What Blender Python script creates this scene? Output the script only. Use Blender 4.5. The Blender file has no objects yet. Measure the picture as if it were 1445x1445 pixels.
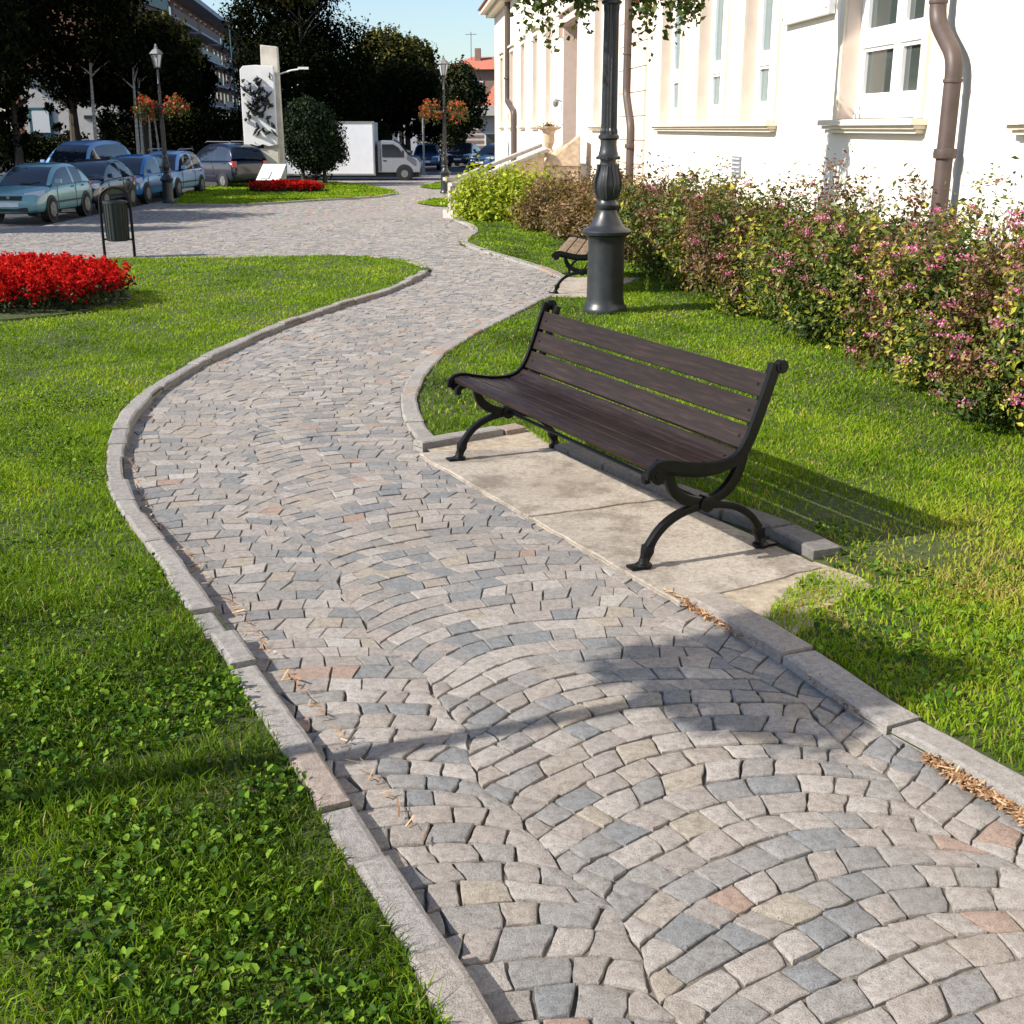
import bpy, bmesh, math, random
import numpy as np
from mathutils import Vector, Matrix, Quaternion
R = math.radians
random.seed(7)
rng = np.random.default_rng(11)
SC = bpy.context.scene
COL = SC.collection

# ------------------------------------------------------------------ camera, sky, sun, exposure
CAM_H, PITCH = 1.65, 17.668
cd = bpy.data.cameras.new('camera')
cam = bpy.data.objects.new('camera', cd); COL.objects.link(cam)
cam.location = (0, 0, CAM_H); cam.rotation_euler = (R(90 - PITCH), 0, 0)
cd.sensor_width = 36; cd.lens = 36 * 1700 / 1445; cd.clip_end = 2000; cd.clip_start = 0.05
SC.camera = cam
SUN_EL, SHX, SHY = 36.5, 1.0, 0.36           # shadows run along (SHX, SHY)
w = bpy.data.worlds.new('World'); SC.world = w; w.use_nodes = True
nt = w.node_tree; bgn = nt.nodes['Background']
sky = nt.nodes.new('ShaderNodeTexSky'); sky.sky_type = 'NISHITA'; sky.sun_disc = False
sky.sun_elevation = R(SUN_EL); sky.sun_rotation = math.atan2(-SHX, -SHY)
sky.dust_density = 0.7; sky.air_density = 1.0; sky.ozone_density = 3.0
nt.links.new(sky.outputs[0], bgn.inputs[0]); bgn.inputs[1].default_value = 0.105
sl = bpy.data.lights.new('sun', 'SUN'); sl.energy = 4.8; sl.angle = R(0.5); sl.color = (1, .93, .82)
so = bpy.data.objects.new('sun', sl); COL.objects.link(so)
hv = Vector((SHX, SHY)).normalized() * math.cos(R(SUN_EL))
so.rotation_euler = Vector((hv.x, hv.y, -math.sin(R(SUN_EL)))).to_track_quat('-Z', 'Y').to_euler()
so.location = (-20, -5, 20)
SC.view_settings.view_transform = 'Standard'; SC.view_settings.look = 'None'
SC.view_settings.gamma = 1; SC.view_settings.exposure = 0.80
SC.view_settings.use_curve_mapping = False

# ------------------------------------------------------------------ terrain and survey helpers
def sstep(t): t = np.clip(t, 0, 1); return t * t * (3 - 2 * t)
def gz(X, Y):
    """ground height: level round the bench, then falling gently to the street"""
    y0 = 16.5 + 6.5 * sstep((np.asarray(X, float) + 8.5) / 6.5)
    return -.68 * sstep_lin((np.asarray(Y, float) - y0) / 14.5)
def sstep_lin(t): return np.clip(t, 0, 1)
_s, _c = math.sin(R(PITCH)), math.cos(R(PITCH))
def U(px, py, z=0.0):
    """survey: the ground point that a sight line through photo pixel px, py meets"""
    dx, dy = px - 722.5, py - 722.5
    Yr = 1700 * _c - dy * _s; Z = -1700 * _s - dy * _c
    k = Z / Yr; Y = 5.0
    for i in range(120):
        Y += .5 * ((float(gz(dx / Yr * Y, Y)) + z - CAM_H) / k - Y)
    return (dx / Yr * Y, Y)
def UL(pts, z=0.0): return [U(x, y, z) for x, y in pts]
def ray(px, Y): return (px - 722.5) / 1785.0 * Y
def inpoly(X, Y, poly):
    P = np.asarray(poly); r = np.zeros(X.shape, bool); j = len(P) - 1
    for i in range(len(P)):
        xi, yi = P[i]; xj, yj = P[j]
        if yi != yj:
            c = ((yi > Y) != (yj > Y)) & (X < (xj - xi) * (Y - yi) / (yj - yi) + xi)
            r ^= c
        j = i
    return r
def chaikin(pts, n=2):
    for _ in range(n):
        q = [pts[0]]
        for a, b in zip(pts[:-1], pts[1:]):
            q += [(.75 * a[0] + .25 * b[0], .75 * a[1] + .25 * b[1]), (.25 * a[0] + .75 * b[0], .25 * a[1] + .75 * b[1])]
        pts = q + [pts[-1]]
    return pts
class Line:
    """polyline with arc length"""
    def __init__(s, pts):
        s.p = np.array(pts, float); d = np.linalg.norm(np.diff(s.p, axis=0), axis=1)
        s.l = np.concatenate([[0], np.cumsum(d)]); s.L = s.l[-1]
    def at(s, u):
        u = np.asarray(u, float)
        x = np.interp(u, s.l, s.p[:, 0]); y = np.interp(u, s.l, s.p[:, 1])
        e = .12
        x0 = np.interp(u - e, s.l, s.p[:, 0]); x1 = np.interp(u + e, s.l, s.p[:, 0])
        y0 = np.interp(u - e, s.l, s.p[:, 1]); y1 = np.interp(u + e, s.l, s.p[:, 1])
        tx, ty = x1 - x0, y1 - y0; n = np.hypot(tx, ty) + 1e-9
        return x, y, tx / n, ty / n
    def off(s, u, v):
        x, y, tx, ty = s.at(u)
        return x + ty * v, y - tx * v        # v > 0: to the right of travel

# ------------------------------------------------------------------ materials
def _mat(name):
    m = bpy.data.materials.new(name); m.use_nodes = True
    n = m.node_tree.nodes; return m, n, m.node_tree.links, n['Principled BSDF']
def mix_rgb(n, l, a, b, fac, mode='MIX'):
    x = n.new('ShaderNodeMix'); x.data_type = 'RGBA'; x.blend_type = mode
    if isinstance(fac, (int, float)): x.inputs[0].default_value = fac
    else: l.new(fac, x.inputs[0])
    for i, v in ((6, a), (7, b)):
        if isinstance(v, tuple): x.inputs[i].default_value = (*v, 1)
        else: l.new(v, x.inputs[i])
    return x.outputs[2]
def noise(n, l, scale, detail=5, rough=.6, coord='Object', stretch=None):
    o = n.new('ShaderNodeNewGeometry').outputs['Position'] if coord == 'POS' else n.new('ShaderNodeTexCoord').outputs[coord]
    if stretch:
        mp = n.new('ShaderNodeMapping'); mp.inputs['Scale'].default_value = stretch; l.new(o, mp.inputs[0]); o = mp.outputs[0]
    x = n.new('ShaderNodeTexNoise'); x.inputs['Scale'].default_value = scale
    x.inputs['Detail'].default_value = detail; x.inputs['Roughness'].default_value = rough
    l.new(o, x.inputs['Vector']); return x.outputs['Fac']
def ramp(n, l, fac, stops, const=False):
    r = n.new('ShaderNodeValToRGB'); e = r.color_ramp.elements
    if const: r.color_ramp.interpolation = 'CONSTANT'
    while len(e) < len(stops): e.new(.5)
    for i, (p, c) in enumerate(stops):
        e[i].position = p; e[i].color = (*c, 1) if len(c) == 3 else c
    l.new(fac, r.inputs[0]); return r.outputs[0]
def bump(n, l, b, h, strength, dist=.01):
    x = n.new('ShaderNodeBump'); x.inputs['Strength'].default_value = strength; x.inputs['Distance'].default_value = dist
    l.new(h, x.inputs['Height']); l.new(x.outputs[0], b.inputs['Normal'])
def sc(c, k): return tuple(min(1, v * k) for v in c)
def mat(name, col, rough=.6, var=.25, scale=8, bmp=.1, metal=0, spec=.5, stretch=None, coat=0, bscale=None, col2=None):
    m, n, l, b = _mat(name)
    f = noise(n, l, scale, stretch=stretch)
    c = ramp(n, l, f, [(.3, sc(col, 1 - var)), (.7, col2 or sc(col, 1 + var * .6))])
    l.new(c, b.inputs['Base Color'])
    b.inputs['Roughness'].default_value = rough; b.inputs['Metallic'].default_value = metal
    b.inputs['Specular IOR Level'].default_value = spec; b.inputs['Coat Weight'].default_value = coat
    if bmp: bump(n, l, b, noise(n, l, bscale or scale * 4, stretch=stretch), bmp)
    return m
def attr(n, name='rnd'):
    a = n.new('ShaderNodeAttribute'); a.attribute_name = name; return a.outputs['Fac']
def leaf_mat(name, stops, trans=.3, rough=.5, spec=.35):
    m, n, l, b = _mat(name)
    c = ramp(n, l, attr(n), stops)
    l.new(c, b.inputs['Base Color']); b.inputs['Roughness'].default_value = rough
    b.inputs['Specular IOR Level'].default_value = spec
    tr = n.new('ShaderNodeBsdfTranslucent')
    l.new(mix_rgb(n, l, c, (1.0, 1.0, .35), .8, 'MULTIPLY'), tr.inputs[0])
    mx = n.new('ShaderNodeMixShader'); mx.inputs[0].default_value = trans
    l.new(b.outputs[0], mx.inputs[1]); l.new(tr.outputs[0], mx.inputs[2])
    l.new(mx.outputs[0], n['Material Output'].inputs[0]); return m
def glass_mat(name, col, rough=.05):
    m, n, l, b = _mat(name)
    b.inputs['Base Color'].default_value = (*col, 1); b.inputs['Roughness'].default_value = rough
    b.inputs['Specular IOR Level'].default_value = .8; return m
STONES = [(0, (.37, .338, .312)), (.09, (.44, .405, .375)), (.20, (.32, .312, .305)), (.31, (.39, .352, .325)), (.42, (.46, .425, .395)),
          (.50, (.335, .32, .303)), (.60, (.41, .368, .338)), (.70, (.262, .270, .278)), (.79, (.42, .372, .31)), (.83, (.29, .285, .28)), (.90, (.40, .355, .315)),
          (.958, (.41, .30, .245)), (.973, (.50, .475, .44)), (.986, (.33, .31, .295))]
def stone_mat(name, stops, speck=1.0, const=True, dirt=.35, stain=False):
    m, n, l, b = _mat(name)
    c = ramp(n, l, attr(n), stops, const)
    f1 = noise(n, l, 260, 3, .75, 'POS'); f2 = noise(n, l, 42, 6, .75, 'POS'); f3 = noise(n, l, 1.4, 4, .6, 'POS')
    c = mix_rgb(n, l, c, ramp(n, l, f1, [(.36, (.35, .35, .36)), (.47, (.92, .92, .92)), (.56, (1, 1, 1)), (.68, (1.0, 1.0, 1.0))]), .75 * speck, 'MULTIPLY')
    c = mix_rgb(n, l, c, ramp(n, l, f2, [(.32, (.50, .47, .45)), (.58, (1, 1, 1))]), .8, 'MULTIPLY')
    c = mix_rgb(n, l, c, (.27, .225, .185), ramp(n, l, f3, [(.48, (0, 0, 0)), (.75, (dirt, dirt, dirt))]))
    if stain:
        c = mix_rgb(n, l, c, ramp(n, l, noise(n, l, 3.2, 8, .72, 'POS'), [(.40, (.55, .52, .49)), (.52, (1, 1, 1)), (.64, (1.0, .98, .95))]), .8, 'MULTIPLY')
    l.new(c, b.inputs['Base Color']); b.inputs['Roughness'].default_value = .78; b.inputs['Specular IOR Level'].default_value = .3
    mm = n.new('ShaderNodeMath'); mm.operation = 'ADD'; l.new(f1, mm.inputs[0]); l.new(f2, mm.inputs[1])
    bump(n, l, b, mm.outputs[0], .8, .008); return m
M = {}
M['cobble'] = stone_mat('cobble granite', STONES)
M['granite'] = stone_mat('kerb granite', [(0, (.37, .35, .335)), (.35, (.43, .405, .38)), (.6, (.35, .335, .325)), (.88, (.40, .36, .33)), (1, (.40, .30, .25))], const=False)
M['slab'] = stone_mat('weathered slab', [(0, (.50, .45, .39)), (1, (.55, .495, .43))], .9, False, .8, stain=True)
M['shadedkerb'] = stone_mat('bench shaded kerb', [(0, (.17, .165, .165)), (1, (.24, .225, .215))], .8, False)  # bench shade on the rear kerb put into a darker stone colour
def bed_mat():
    m, n, l, b = _mat('joint sand')
    f = noise(n, l, 2.2, 6, .65); g = noise(n, l, 90, 4, .7)
    c = ramp(n, l, f, [(.36, (.060, .052, .040)), (.60, (.26, .23, .19))])
    c = mix_rgb(n, l, c, ramp(n, l, g, [(.3, (.5, .5, .5)), (.65, (1, 1, 1))]), .9, 'MULTIPLY')
    # far away, the paving: small setts too small to pick apart
    t = n.new('ShaderNodeTexCoord'); sp = n.new('ShaderNodeSeparateXYZ'); l.new(t.outputs['Object'], sp.inputs[0])
    vo = n.new('ShaderNodeTexVoronoi'); vo.inputs['Scale'].default_value = 8.5; l.new(t.outputs['Object'], vo.inputs['Vector'])
    vc = ramp(n, l, vo.outputs['Distance'], [(.25, (.36, .325, .30)), (.62, (.15, .13, .115))])
    vc = mix_rgb(n, l, vc, vo.outputs['Color'], .12)
    mr = n.new('ShaderNodeMapRange'); mr.inputs[1].default_value = 25.5; mr.inputs[2].default_value = 26; l.new(sp.outputs[1], mr.inputs[0])
    c = mix_rgb(n, l, c, vc, mr.outputs[0])
    l.new(c, b.inputs['Base Color']); b.inputs['Roughness'].default_value = .95; b.inputs['Specular IOR Level'].default_value = .15
    bump(n, l, b, g, .6, .01); return m
M['bed'] = bed_mat()
M['soil'] = mat('lawn soil', (.030, .045, .008), .95, .5, 30, .3, col2=(.060, .085, .014))
M['asphalt'] = mat('asphalt', (.05, .05, .054), .9, .3, 3, .3, bscale=120)
M['dirt'] = mat('dry dirt', (.36, .30, .23), .95, .4, 25, .7, bscale=160)
M['paint'] = mat('road paint', (.75, .75, .72), .7, .15, 30, 0)
GRASS = [(0, (.034, .070, .003)), (.3, (.118, .215, .006)), (.6, (.225, .355, .012)), (.82, (.34, .40, .03)), (.93, (.40, .33, .085)), (1, (.44, .35, .15))]
M['grass'] = leaf_mat('grass', GRASS, .42, .55, .2)
M['clover'] = leaf_mat('clover leaf', [(0, (.014, .045, .004)), (.5, (.055, .13, .008)), (1, (.19, .31, .025))], .3, .6, .12)
M['spirea'] = leaf_mat('spirea leaf', [(0, (.008, .020, .003)), (.35, (.035, .068, .007)), (.6, (.085, .12, .012)), (.76, (.26, .27, .025)), (.92, (.50, .44, .05)), (1, (.26, .11, .05))], .3)
M['seed'] = leaf_mat('spirea seed head', [(0, (.10, .045, .022)), (.5, (.20, .095, .052)), (1, (.34, .18, .11))], .2)
M['rust'] = leaf_mat('bronze spirea leaf', [(0, (.030, .022, .006)), (.4, (.085, .055, .020)), (.75, (.20, .105, .055)), (1, (.38, .29, .09))], .3)
M['pink'] = leaf_mat('spirea blossom', [(0, (.48, .06, .20)), (.5, (.68, .17, .38)), (1, (.80, .42, .56))], .25)
M['golden'] = leaf_mat('golden shrub leaf', [(0, (.05, .10, .005)), (.45, (.26, .34, .012)), (1, (.58, .58, .04))], .35)
M['brownleaf'] = leaf_mat('bronze shrub leaf', [(0, (.035, .030, .008)), (.4, (.10, .075, .02)), (.75, (.22, .13, .05)), (1, (.30, .22, .05))], .3)
M['red'] = leaf_mat('red salvia', [(0, (.11, .002, .003)), (.5, (.42, .006, .006)), (1, (.70, .03, .02))], .3, .7, .08)
M['bedleaf'] = leaf_mat('bedding leaf', [(0, (.01, .02, .004)), (1, (.03, .06, .01))], .2)
M['geran'] = leaf_mat('basket flowers', [(0, (.05, .07, .01)), (.35, (.16, .12, .02)), (.6, (.45, .06, .02)), (1, (.65, .10, .04))], .3)
M['trail'] = leaf_mat('trailing leaf', [(0, (.02, .045, .008)), (.6, (.06, .10, .015)), (1, (.20, .20, .06))], .35)
M['litter'] = leaf_mat('dry litter', [(0, (.13, .07, .035)), (.5, (.36, .20, .10)), (1, (.58, .40, .24))], .1, .8)
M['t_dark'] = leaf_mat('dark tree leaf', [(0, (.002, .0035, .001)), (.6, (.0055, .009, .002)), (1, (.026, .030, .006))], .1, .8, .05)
M['t_mid'] = leaf_mat('mid tree leaf', [(0, (.008, .015, .003)), (.5, (.026, .036, .007)), (1, (.085, .078, .016))], .15, .6, .2)
M['t_lit'] = leaf_mat('sunlit tree leaf', [(0, (.012, .018, .004)), (.45, (.05, .055, .012)), (1, (.30, .24, .06))], .2, .7, .1)  # sunlight on the crown tops put into a lighter leaf colour
M['t_top'] = leaf_mat('topiary leaf', [(0, (.003, .008, .0015)), (.6, (.008, .020, .003)), (1, (.028, .05, .007))], .12, .6, .2)
M['bark'] = mat('bark', (.06, .045, .032), .9, .5, 12, .8, stretch=(1, 1, .25))
M['palebark'] = mat('pale bark', (.42, .38, .32), .85, .5, 6, .4, stretch=(1, 1, 2))
def wood_mat(name, a, b_, rough=.42):
    m, n, l, b = _mat(name)
    f = noise(n, l, 5, 7, .65, stretch=(1, 14, 14)); g = noise(n, l, 3.0, 3)
    c = ramp(n, l, f, [(.3, sc(a, .5)), (.5, a), (.72, b_)])
    c = mix_rgb(n, l, c, ramp(n, l, g, [(.35, (.66, .63, .66)), (.65, (1, 1, 1))]), .8, 'MULTIPLY')
    l.new(c, b.inputs['Base Color']); b.inputs['Specular IOR Level'].default_value = .25
    l.new(ramp(n, l, f, [(.3, (rough + .15,) * 3), (.7, (rough - .05,) * 3)]), b.inputs['Roughness'])
    bump(n, l, b, f, .25, .004); return m
M['wood'] = wood_mat('dark stained wood', (.019, .0110, .0090), (.046, .027, .021), .48)
M['wood2'] = wood_mat('faded brown wood', (.22, .15, .09), (.34, .25, .16), .6)
M['iron'] = mat('black cast iron', (.004, .004, .0045), .42, .4, 20, .15, spec=.22)
M['lampiron'] = mat('dark grey painted iron', (.022, .0245, .028), .38, .35, 14, .12, spec=.5)
M['wall'] = mat('cream render', (.76, .70, .61), .9, .05, 1.3, .15, bscale=60)
M['peach'] = mat('peach stone', (.70, .57, .475), .85, .08, 5, .15)
M['sill'] = mat('cream stone', (.72, .63, .50), .85, .1, 6, .1)
M['white'] = mat('white paint', (.80, .80, .79), .5, .03, 6, 0)
M['copper'] = mat('brown metal pipe', (.085, .060, .052), .5, .25, 5, .06, spec=.4)
M['doorred'] = mat('brown door', (.075, .022, .014), .5, .3, 8, .1)
M['glass'] = glass_mat('window glass', (.05, .062, .058))
M['glassg'] = glass_mat('curtained window glass', (.13, .19, .19), .12)
M['grey'] = mat('grey metal', (.22, .22, .22), .5, .2, 12, .05)
M['concrete'] = mat('stair stone', (.40, .37, .34), .85, .25, 9, .3)
M['urn'] = mat('weathered stone', (.55, .41, .29), .9, .35, 12, .5)
M['marble'] = mat('white marble', (.80, .79, .77), .5, .06, 4, .05)
M['pale'] = mat('pale concrete', (.62, .57, .48), .85, .18, 3, .2)
M['bronze'] = mat('dark bronze', (.012, .014, .016), .4, .5, 10, .2)
M['tyre'] = mat('tyre rubber', (.012, .012, .012), .85, .3, 20, .1)
M['rim'] = mat('alloy rim', (.24, .24, .25), .35, .1, 10, 0, metal=.6)
M['carglass'] = glass_mat('car glass', (.010, .014, .022), .04)
M['lens'] = glass_mat('lamp lens', (.62, .64, .66), .08)
M['redlens'] = glass_mat('tail lamp lens', (.45, .03, .03), .12)
M['black'] = mat('black plastic', (.014, .014, .015), .55, .3, 20, .05)
M['plate'] = mat('number plate', (.72, .74, .78), .4, .05, 20, 0)
M['brick'] = mat('brick facade', (.26, .115, .075), .9, .3, 1.2, .2)
M['slabgrey'] = mat('balcony concrete', (.40, .41, .45), .8, .1, 2, .05)
M['teal'] = mat('teal metal', (.03, .10, .115), .5, .2, 2, 0)
M['roof'] = mat('terracotta roof', (.50, .155, .095), .9, .3, 6, .4)
M['brownwall'] = mat('brown render', (.24, .155, .12), .9, .15, 3, .1)
M['paleb'] = mat('pale render', (.50, .47, .44), .9, .12, 2, .05)
M['green'] = mat('dark green enamel', (.007, .014, .013), .5, .3, 10, .05)
M['print'] = mat('pale blue print', (.45, .56, .70), .7, .4, 25, 0, col2=(.75, .78, .82))

# ------------------------------------------------------------------ object helpers
def link(o, parent=None):
    COL.objects.link(o)
    if parent: o.parent = parent
    return o
def tag(o, label=None, cat=None, group=None, kind=None):
    if label: o['label'] = label
    if cat: o['category'] = cat
    if group: o['group'] = group
    if kind: o['kind'] = kind
    return o
def thing(name, label, cat, loc=(0, 0, 0), rz=0, group=None):
    o = link(bpy.data.objects.new(name, None)); o.location = loc; o.rotation_euler = (0, 0, rz)
    o.empty_display_size = .1
    return tag(o, label, cat, group)
def copy_tree(o, parent=None):
    c = o.copy(); COL.objects.link(c)
    if parent: c.parent = parent
    for ch in list(o.children): copy_tree(ch, c)
    return c
class MB:
    def __init__(s): s.v = []; s.f = []; s.mi = []; s.cur = 0
    def add(s, vs, fs):
        o = len(s.v); s.v += [tuple(v) for v in vs]
        for f in fs: s.f.append(tuple(i + o for i in f)); s.mi.append(s.cur)
        return s
    def box(s, c, d, rz=0, m=None):
        x, y, z = d[0] / 2, d[1] / 2, d[2] / 2
        vs = [Vector((a * x, b * y, e * z)) for e in (-1, 1) for a, b in ((-1, -1), (1, -1), (1, 1), (-1, 1))]
        q = m or Matrix.Rotation(rz, 3, 'Z')
        return s.add([q @ v + Vector(c) for v in vs], [(3, 2, 1, 0), (4, 5, 6, 7), (0, 1, 5, 4), (1, 2, 6, 5), (2, 3, 7, 6), (3, 0, 4, 7)])
    def hexa(s, low, high):
        n = len(low)
        return s.add(list(low) + list(high), [tuple(range(n))[::-1], tuple(range(n, 2 * n))] + [(i, (i + 1) % n, n + (i + 1) % n, n + i) for i in range(n)])
    def tube(s, pts, rad, seg=8, flat=None, caps=True):
        pts = [Vector(p) for p in pts]; n = len(pts)
        if not hasattr(rad, '__len__'): rad = [rad] * n
        up = None; o = len(s.v); vs = []
        for i, p in enumerate(pts):
            t = (pts[min(i + 1, n - 1)] - pts[max(i - 1, 0)]).normalized()
            if up is None:
                up = t.orthogonal().normalized() if flat is None else Vector(flat)
            up = (up - t * up.dot(t)).normalized(); sd = t.cross(up)
            for k in range(seg):
                a = 2 * math.pi * k / seg
                vs.append(p + (up * math.cos(a) + sd * math.sin(a)) * rad[i])
        fs = [(i * seg + k, i * seg + (k + 1) % seg, (i + 1) * seg + (k + 1) % seg, (i + 1) * seg + k) for i in range(n - 1) for k in range(seg)]
        if caps: fs += [tuple(range(seg))[::-1], tuple((n - 1) * seg + k for k in range(seg))]
        return s.add(vs, fs)
    def strip(s, pts, side, hw, th):
        """a rectangular bar bent along pts: side = width direction, hw half width, th half thickness"""
        pts = [Vector(p) for p in pts]; sd = Vector(side).normalized(); n = len(pts); vs = []
        for i, p in enumerate(pts):
            t = (pts[min(i + 1, n - 1)] - pts[max(i - 1, 0)]).normalized(); nn = t.cross(sd).normalized()
            h = th[i] if hasattr(th, '__len__') else th
            for a, b in ((-1, -1), (1, -1), (1, 1), (-1, 1)): vs.append(p + sd * a * hw + nn * b * h)
        fs = [(i * 4 + k, i * 4 + (k + 1) % 4, (i + 1) * 4 + (k + 1) % 4, (i + 1) * 4 + k) for i in range(n - 1) for k in range(4)]
        fs += [(3, 2, 1, 0), tuple((n - 1) * 4 + k for k in range(4))]
        return s.add(vs, fs)
    def lathe(s, prof, seg=20, c=(0, 0, 0), flute=0):
        vs = []
        for r, z in prof:
            for k in range(seg):
                a = 2 * math.pi * k / seg; rr = r * (1 - (flute if k % 2 else 0))
                vs.append((c[0] + rr * math.cos(a), c[1] + rr * math.sin(a), c[2] + z))
        n = len(prof)
        fs = [(i * seg + k, i * seg + (k + 1) % seg, (i + 1) * seg + (k + 1) % seg, (i + 1) * seg + k) for i in range(n - 1) for k in range(seg)]
        fs += [tuple(range(seg))[::-1], tuple((n - 1) * seg + k for k in range(seg))]
        return s.add(vs, fs)
    def mesh(s, name, smooth=False, bevel=0, rnd=None):
        me = bpy.data.meshes.new(name); me.from_pydata(s.v, [], s.f)
        bm = bmesh.new(); bm.from_mesh(me); bmesh.ops.recalc_face_normals(bm, faces=bm.faces)
        if bevel: bmesh.ops.bevel(bm, geom=bm.edges[:], offset=bevel, segments=2, affect='EDGES', profile=.6, clamp_overlap=True)
        bm.to_mesh(me); bm.free()
        if smooth:
            me.polygons.foreach_set('use_smooth', [True] * len(me.polygons)); me.set_sharp_from_angle(angle=R(38))
        if rnd is not None:
            a = me.attributes.new('rnd', 'FLOAT', 'FACE'); a.data.foreach_set('value', [rnd] * len(me.polygons))
        return me
    def build(s, name, m, parent=None, smooth=False, bevel=0, rnd=None):
        me = s.mesh(name, smooth, bevel, rnd); me.materials.append(m)
        return link(bpy.data.objects.new(name, me), parent)
def quads_mesh(name, V, m, parent=None, rnd=None, smooth=False):
    """V: (N, 4, 3) loose quads (fast path for leaves and blades)"""
    V = np.asarray(V, np.float32); n = len(V)
    return np_mesh(name, V.reshape(-1, 3), np.arange(n * 4).reshape(n, 4), m, parent, rnd, smooth)
def np_mesh(name, V, F, m, parent=None, rnd=None, smooth=False):
    me = bpy.data.meshes.new(name); n, k = F.shape
    me.vertices.add(len(V)); me.vertices.foreach_set('co', np.asarray(V, np.float32).ravel())
    me.loops.add(n * k); me.loops.foreach_set('vertex_index', F.astype(np.int32).ravel())
    me.polygons.add(n); me.polygons.foreach_set('loop_start', (np.arange(n) * k).astype(np.int32))
    me.polygons.foreach_set('use_smooth', np.full(n, bool(smooth)))
    me.update(calc_edges=True)
    if rnd is not None:
        a = me.attributes.new('rnd', 'FLOAT', 'FACE'); a.data.foreach_set('value', np.asarray(rnd, np.float32))
    me.materials.append(m)
    return link(bpy.data.objects.new(name, me), parent)
def unit(a): return a / (np.linalg.norm(a, axis=-1, keepdims=True) + 1e-9)
def leaf_quads(C, size, aspect=.5, nrm=None, spread=1.0):
    """rhombic leaves at C, facing roughly along nrm"""
    n = len(C); size = np.broadcast_to(np.asarray(size, float), (n,))[:, None]
    r = unit(rng.normal(size=(n, 3)))
    nn = r if nrm is None else unit(np.asarray(nrm) + r * spread)
    t = unit(np.cross(nn, unit(rng.normal(size=(n, 3))))); b = np.cross(nn, t)
    fold = nn * size * .10
    return np.stack([C - t * size * .5, C + b * size * aspect * .5 + fold - t * size * .08, C + t * size * .5, C - b * size * aspect * .5 + fold - t * size * .08], 1)
def sheet(name, poly, off, m, cell=1.0, parent=None):
    """a ground sheet that follows the terrain"""
    bm = bmesh.new(); vs = [bm.verts.new((x, y, 0)) for x, y in poly]; bm.faces.new(vs)
    xs = [p[0] for p in poly]; ys = [p[1] for p in poly]
    for ax, lo, hi in ((0, max(min(xs), -16), min(max(xs), 6)), (1, max(min(ys), 14), min(max(ys), 40))):
        t = math.ceil(lo / cell) * cell
        while t < hi:
            co = (t, 0, 0) if ax == 0 else (0, t, 0); no = (1, 0, 0) if ax == 0 else (0, 1, 0)
            bmesh.ops.bisect_plane(bm, geom=bm.verts[:] + bm.edges[:] + bm.faces[:], plane_co=co, plane_no=no); t += cell
    bmesh.ops.triangulate(bm, faces=bm.faces[:])
    for v in bm.verts: v.co.z = float(gz(v.co.x, v.co.y)) + off
    bmesh.ops.recalc_face_normals(bm, faces=bm.faces[:])
    if sum(f.normal.z for f in bm.faces) < 0: bmesh.ops.reverse_faces(bm, faces=bm.faces[:])
    me = bpy.data.meshes.new(name); bm.to_mesh(me); bm.free(); me.materials.append(m)
    return tag(link(bpy.data.objects.new(name, me), parent), kind='structure')
def grid_sheet(name, xs, ys, off, m):
    xs = np.array(xs, float); ys = np.array(ys, float); X, Y = np.meshgrid(xs, ys)
    V = np.stack([X, Y, gz(X, Y) + off], -1).reshape(-1, 3); w_ = len(xs)
    F = np.array([(j * w_ + i, j * w_ + i + 1, (j + 1) * w_ + i + 1, (j + 1) * w_ + i) for j in range(len(ys) - 1) for i in range(w_ - 1)])
    return tag(np_mesh(name, V, F, m), kind='structure')

# ------------------------------------------------------------------ outlines on the ground
KL = [(704, 1443), (639, 1336), (566, 1232), (512, 1145), (452, 1052), (400, 980), (335, 895), (292, 838), (240, 765), (205, 728), (180, 685), (172, 650), (176, 610), (190, 578), (221, 545), (276, 510), (340, 480), (410, 449), (495, 422), (557, 404), (594, 386), (603, 381)]
KLw = UL(KL, .06)
d0 = np.array(KLw[0]) - np.array(KLw[1]); d0 /= np.linalg.norm(d0)
KLw = [tuple(np.array(KLw[0]) + d0 * 1.3)] + KLw
KL_line = Line(chaikin(KLw, 2))
KR = [(1445, 1139), (1345, 1079), (1221, 1011), (1134, 947), (1062, 902), (972, 849), (800, 748), (689, 675), (603, 636)]
KRw = UL(KR, .02); d1 = np.array(KRw[0]) - np.array(KRw[2]); d1 /= np.linalg.norm(d1)
KRw = [tuple(np.array(KRw[0]) + d1 * 1.4)] + KRw
LOBE = UL([(603, 636), (582, 620), (567, 592), (564, 565), (579, 532), (610, 501), (645, 479), (690, 456), (740, 431), (772, 416)])
LOBE2 = UL([(790, 395), (762, 380), (700, 362), (648, 346), (652, 338), (668, 326), (657, 318), (640, 312)])
LBACK = UL([(606, 378), (592, 371), (540, 362), (470, 360), (190, 364), (0, 366)], .03)
lawn_left_poly = list(KL_line.p[::3]) ; lawn_left_poly = [tuple(p) for p in lawn_left_poly] + LBACK + [(-11.5, 15.9), (-11.5, .4)]
WA, WK = 4.2, -.0908                         # building wall line: X = WA + WK * Y
def wallx(Y): return WA + WK * Y
lawn_right_poly = KRw[:-1] + LOBE + LOBE2 + [(wallx(26.5), 26.6), (wallx(3) , 3), (wallx(1), 1)]
PAD = UL([(603, 636), (985, 848), (1165, 800), (1080, 752), (775, 628), (740, 605)], .02)
PAD2 = UL([(770, 418), (832, 419), (905, 392), (792, 391)], .02)
FAR_LAWN = UL([(243, 291), (350, 290), (444, 284), (530, 279), (563, 274), (555, 270), (520, 262), (460, 257), (330, 258), (262, 272)])
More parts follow.
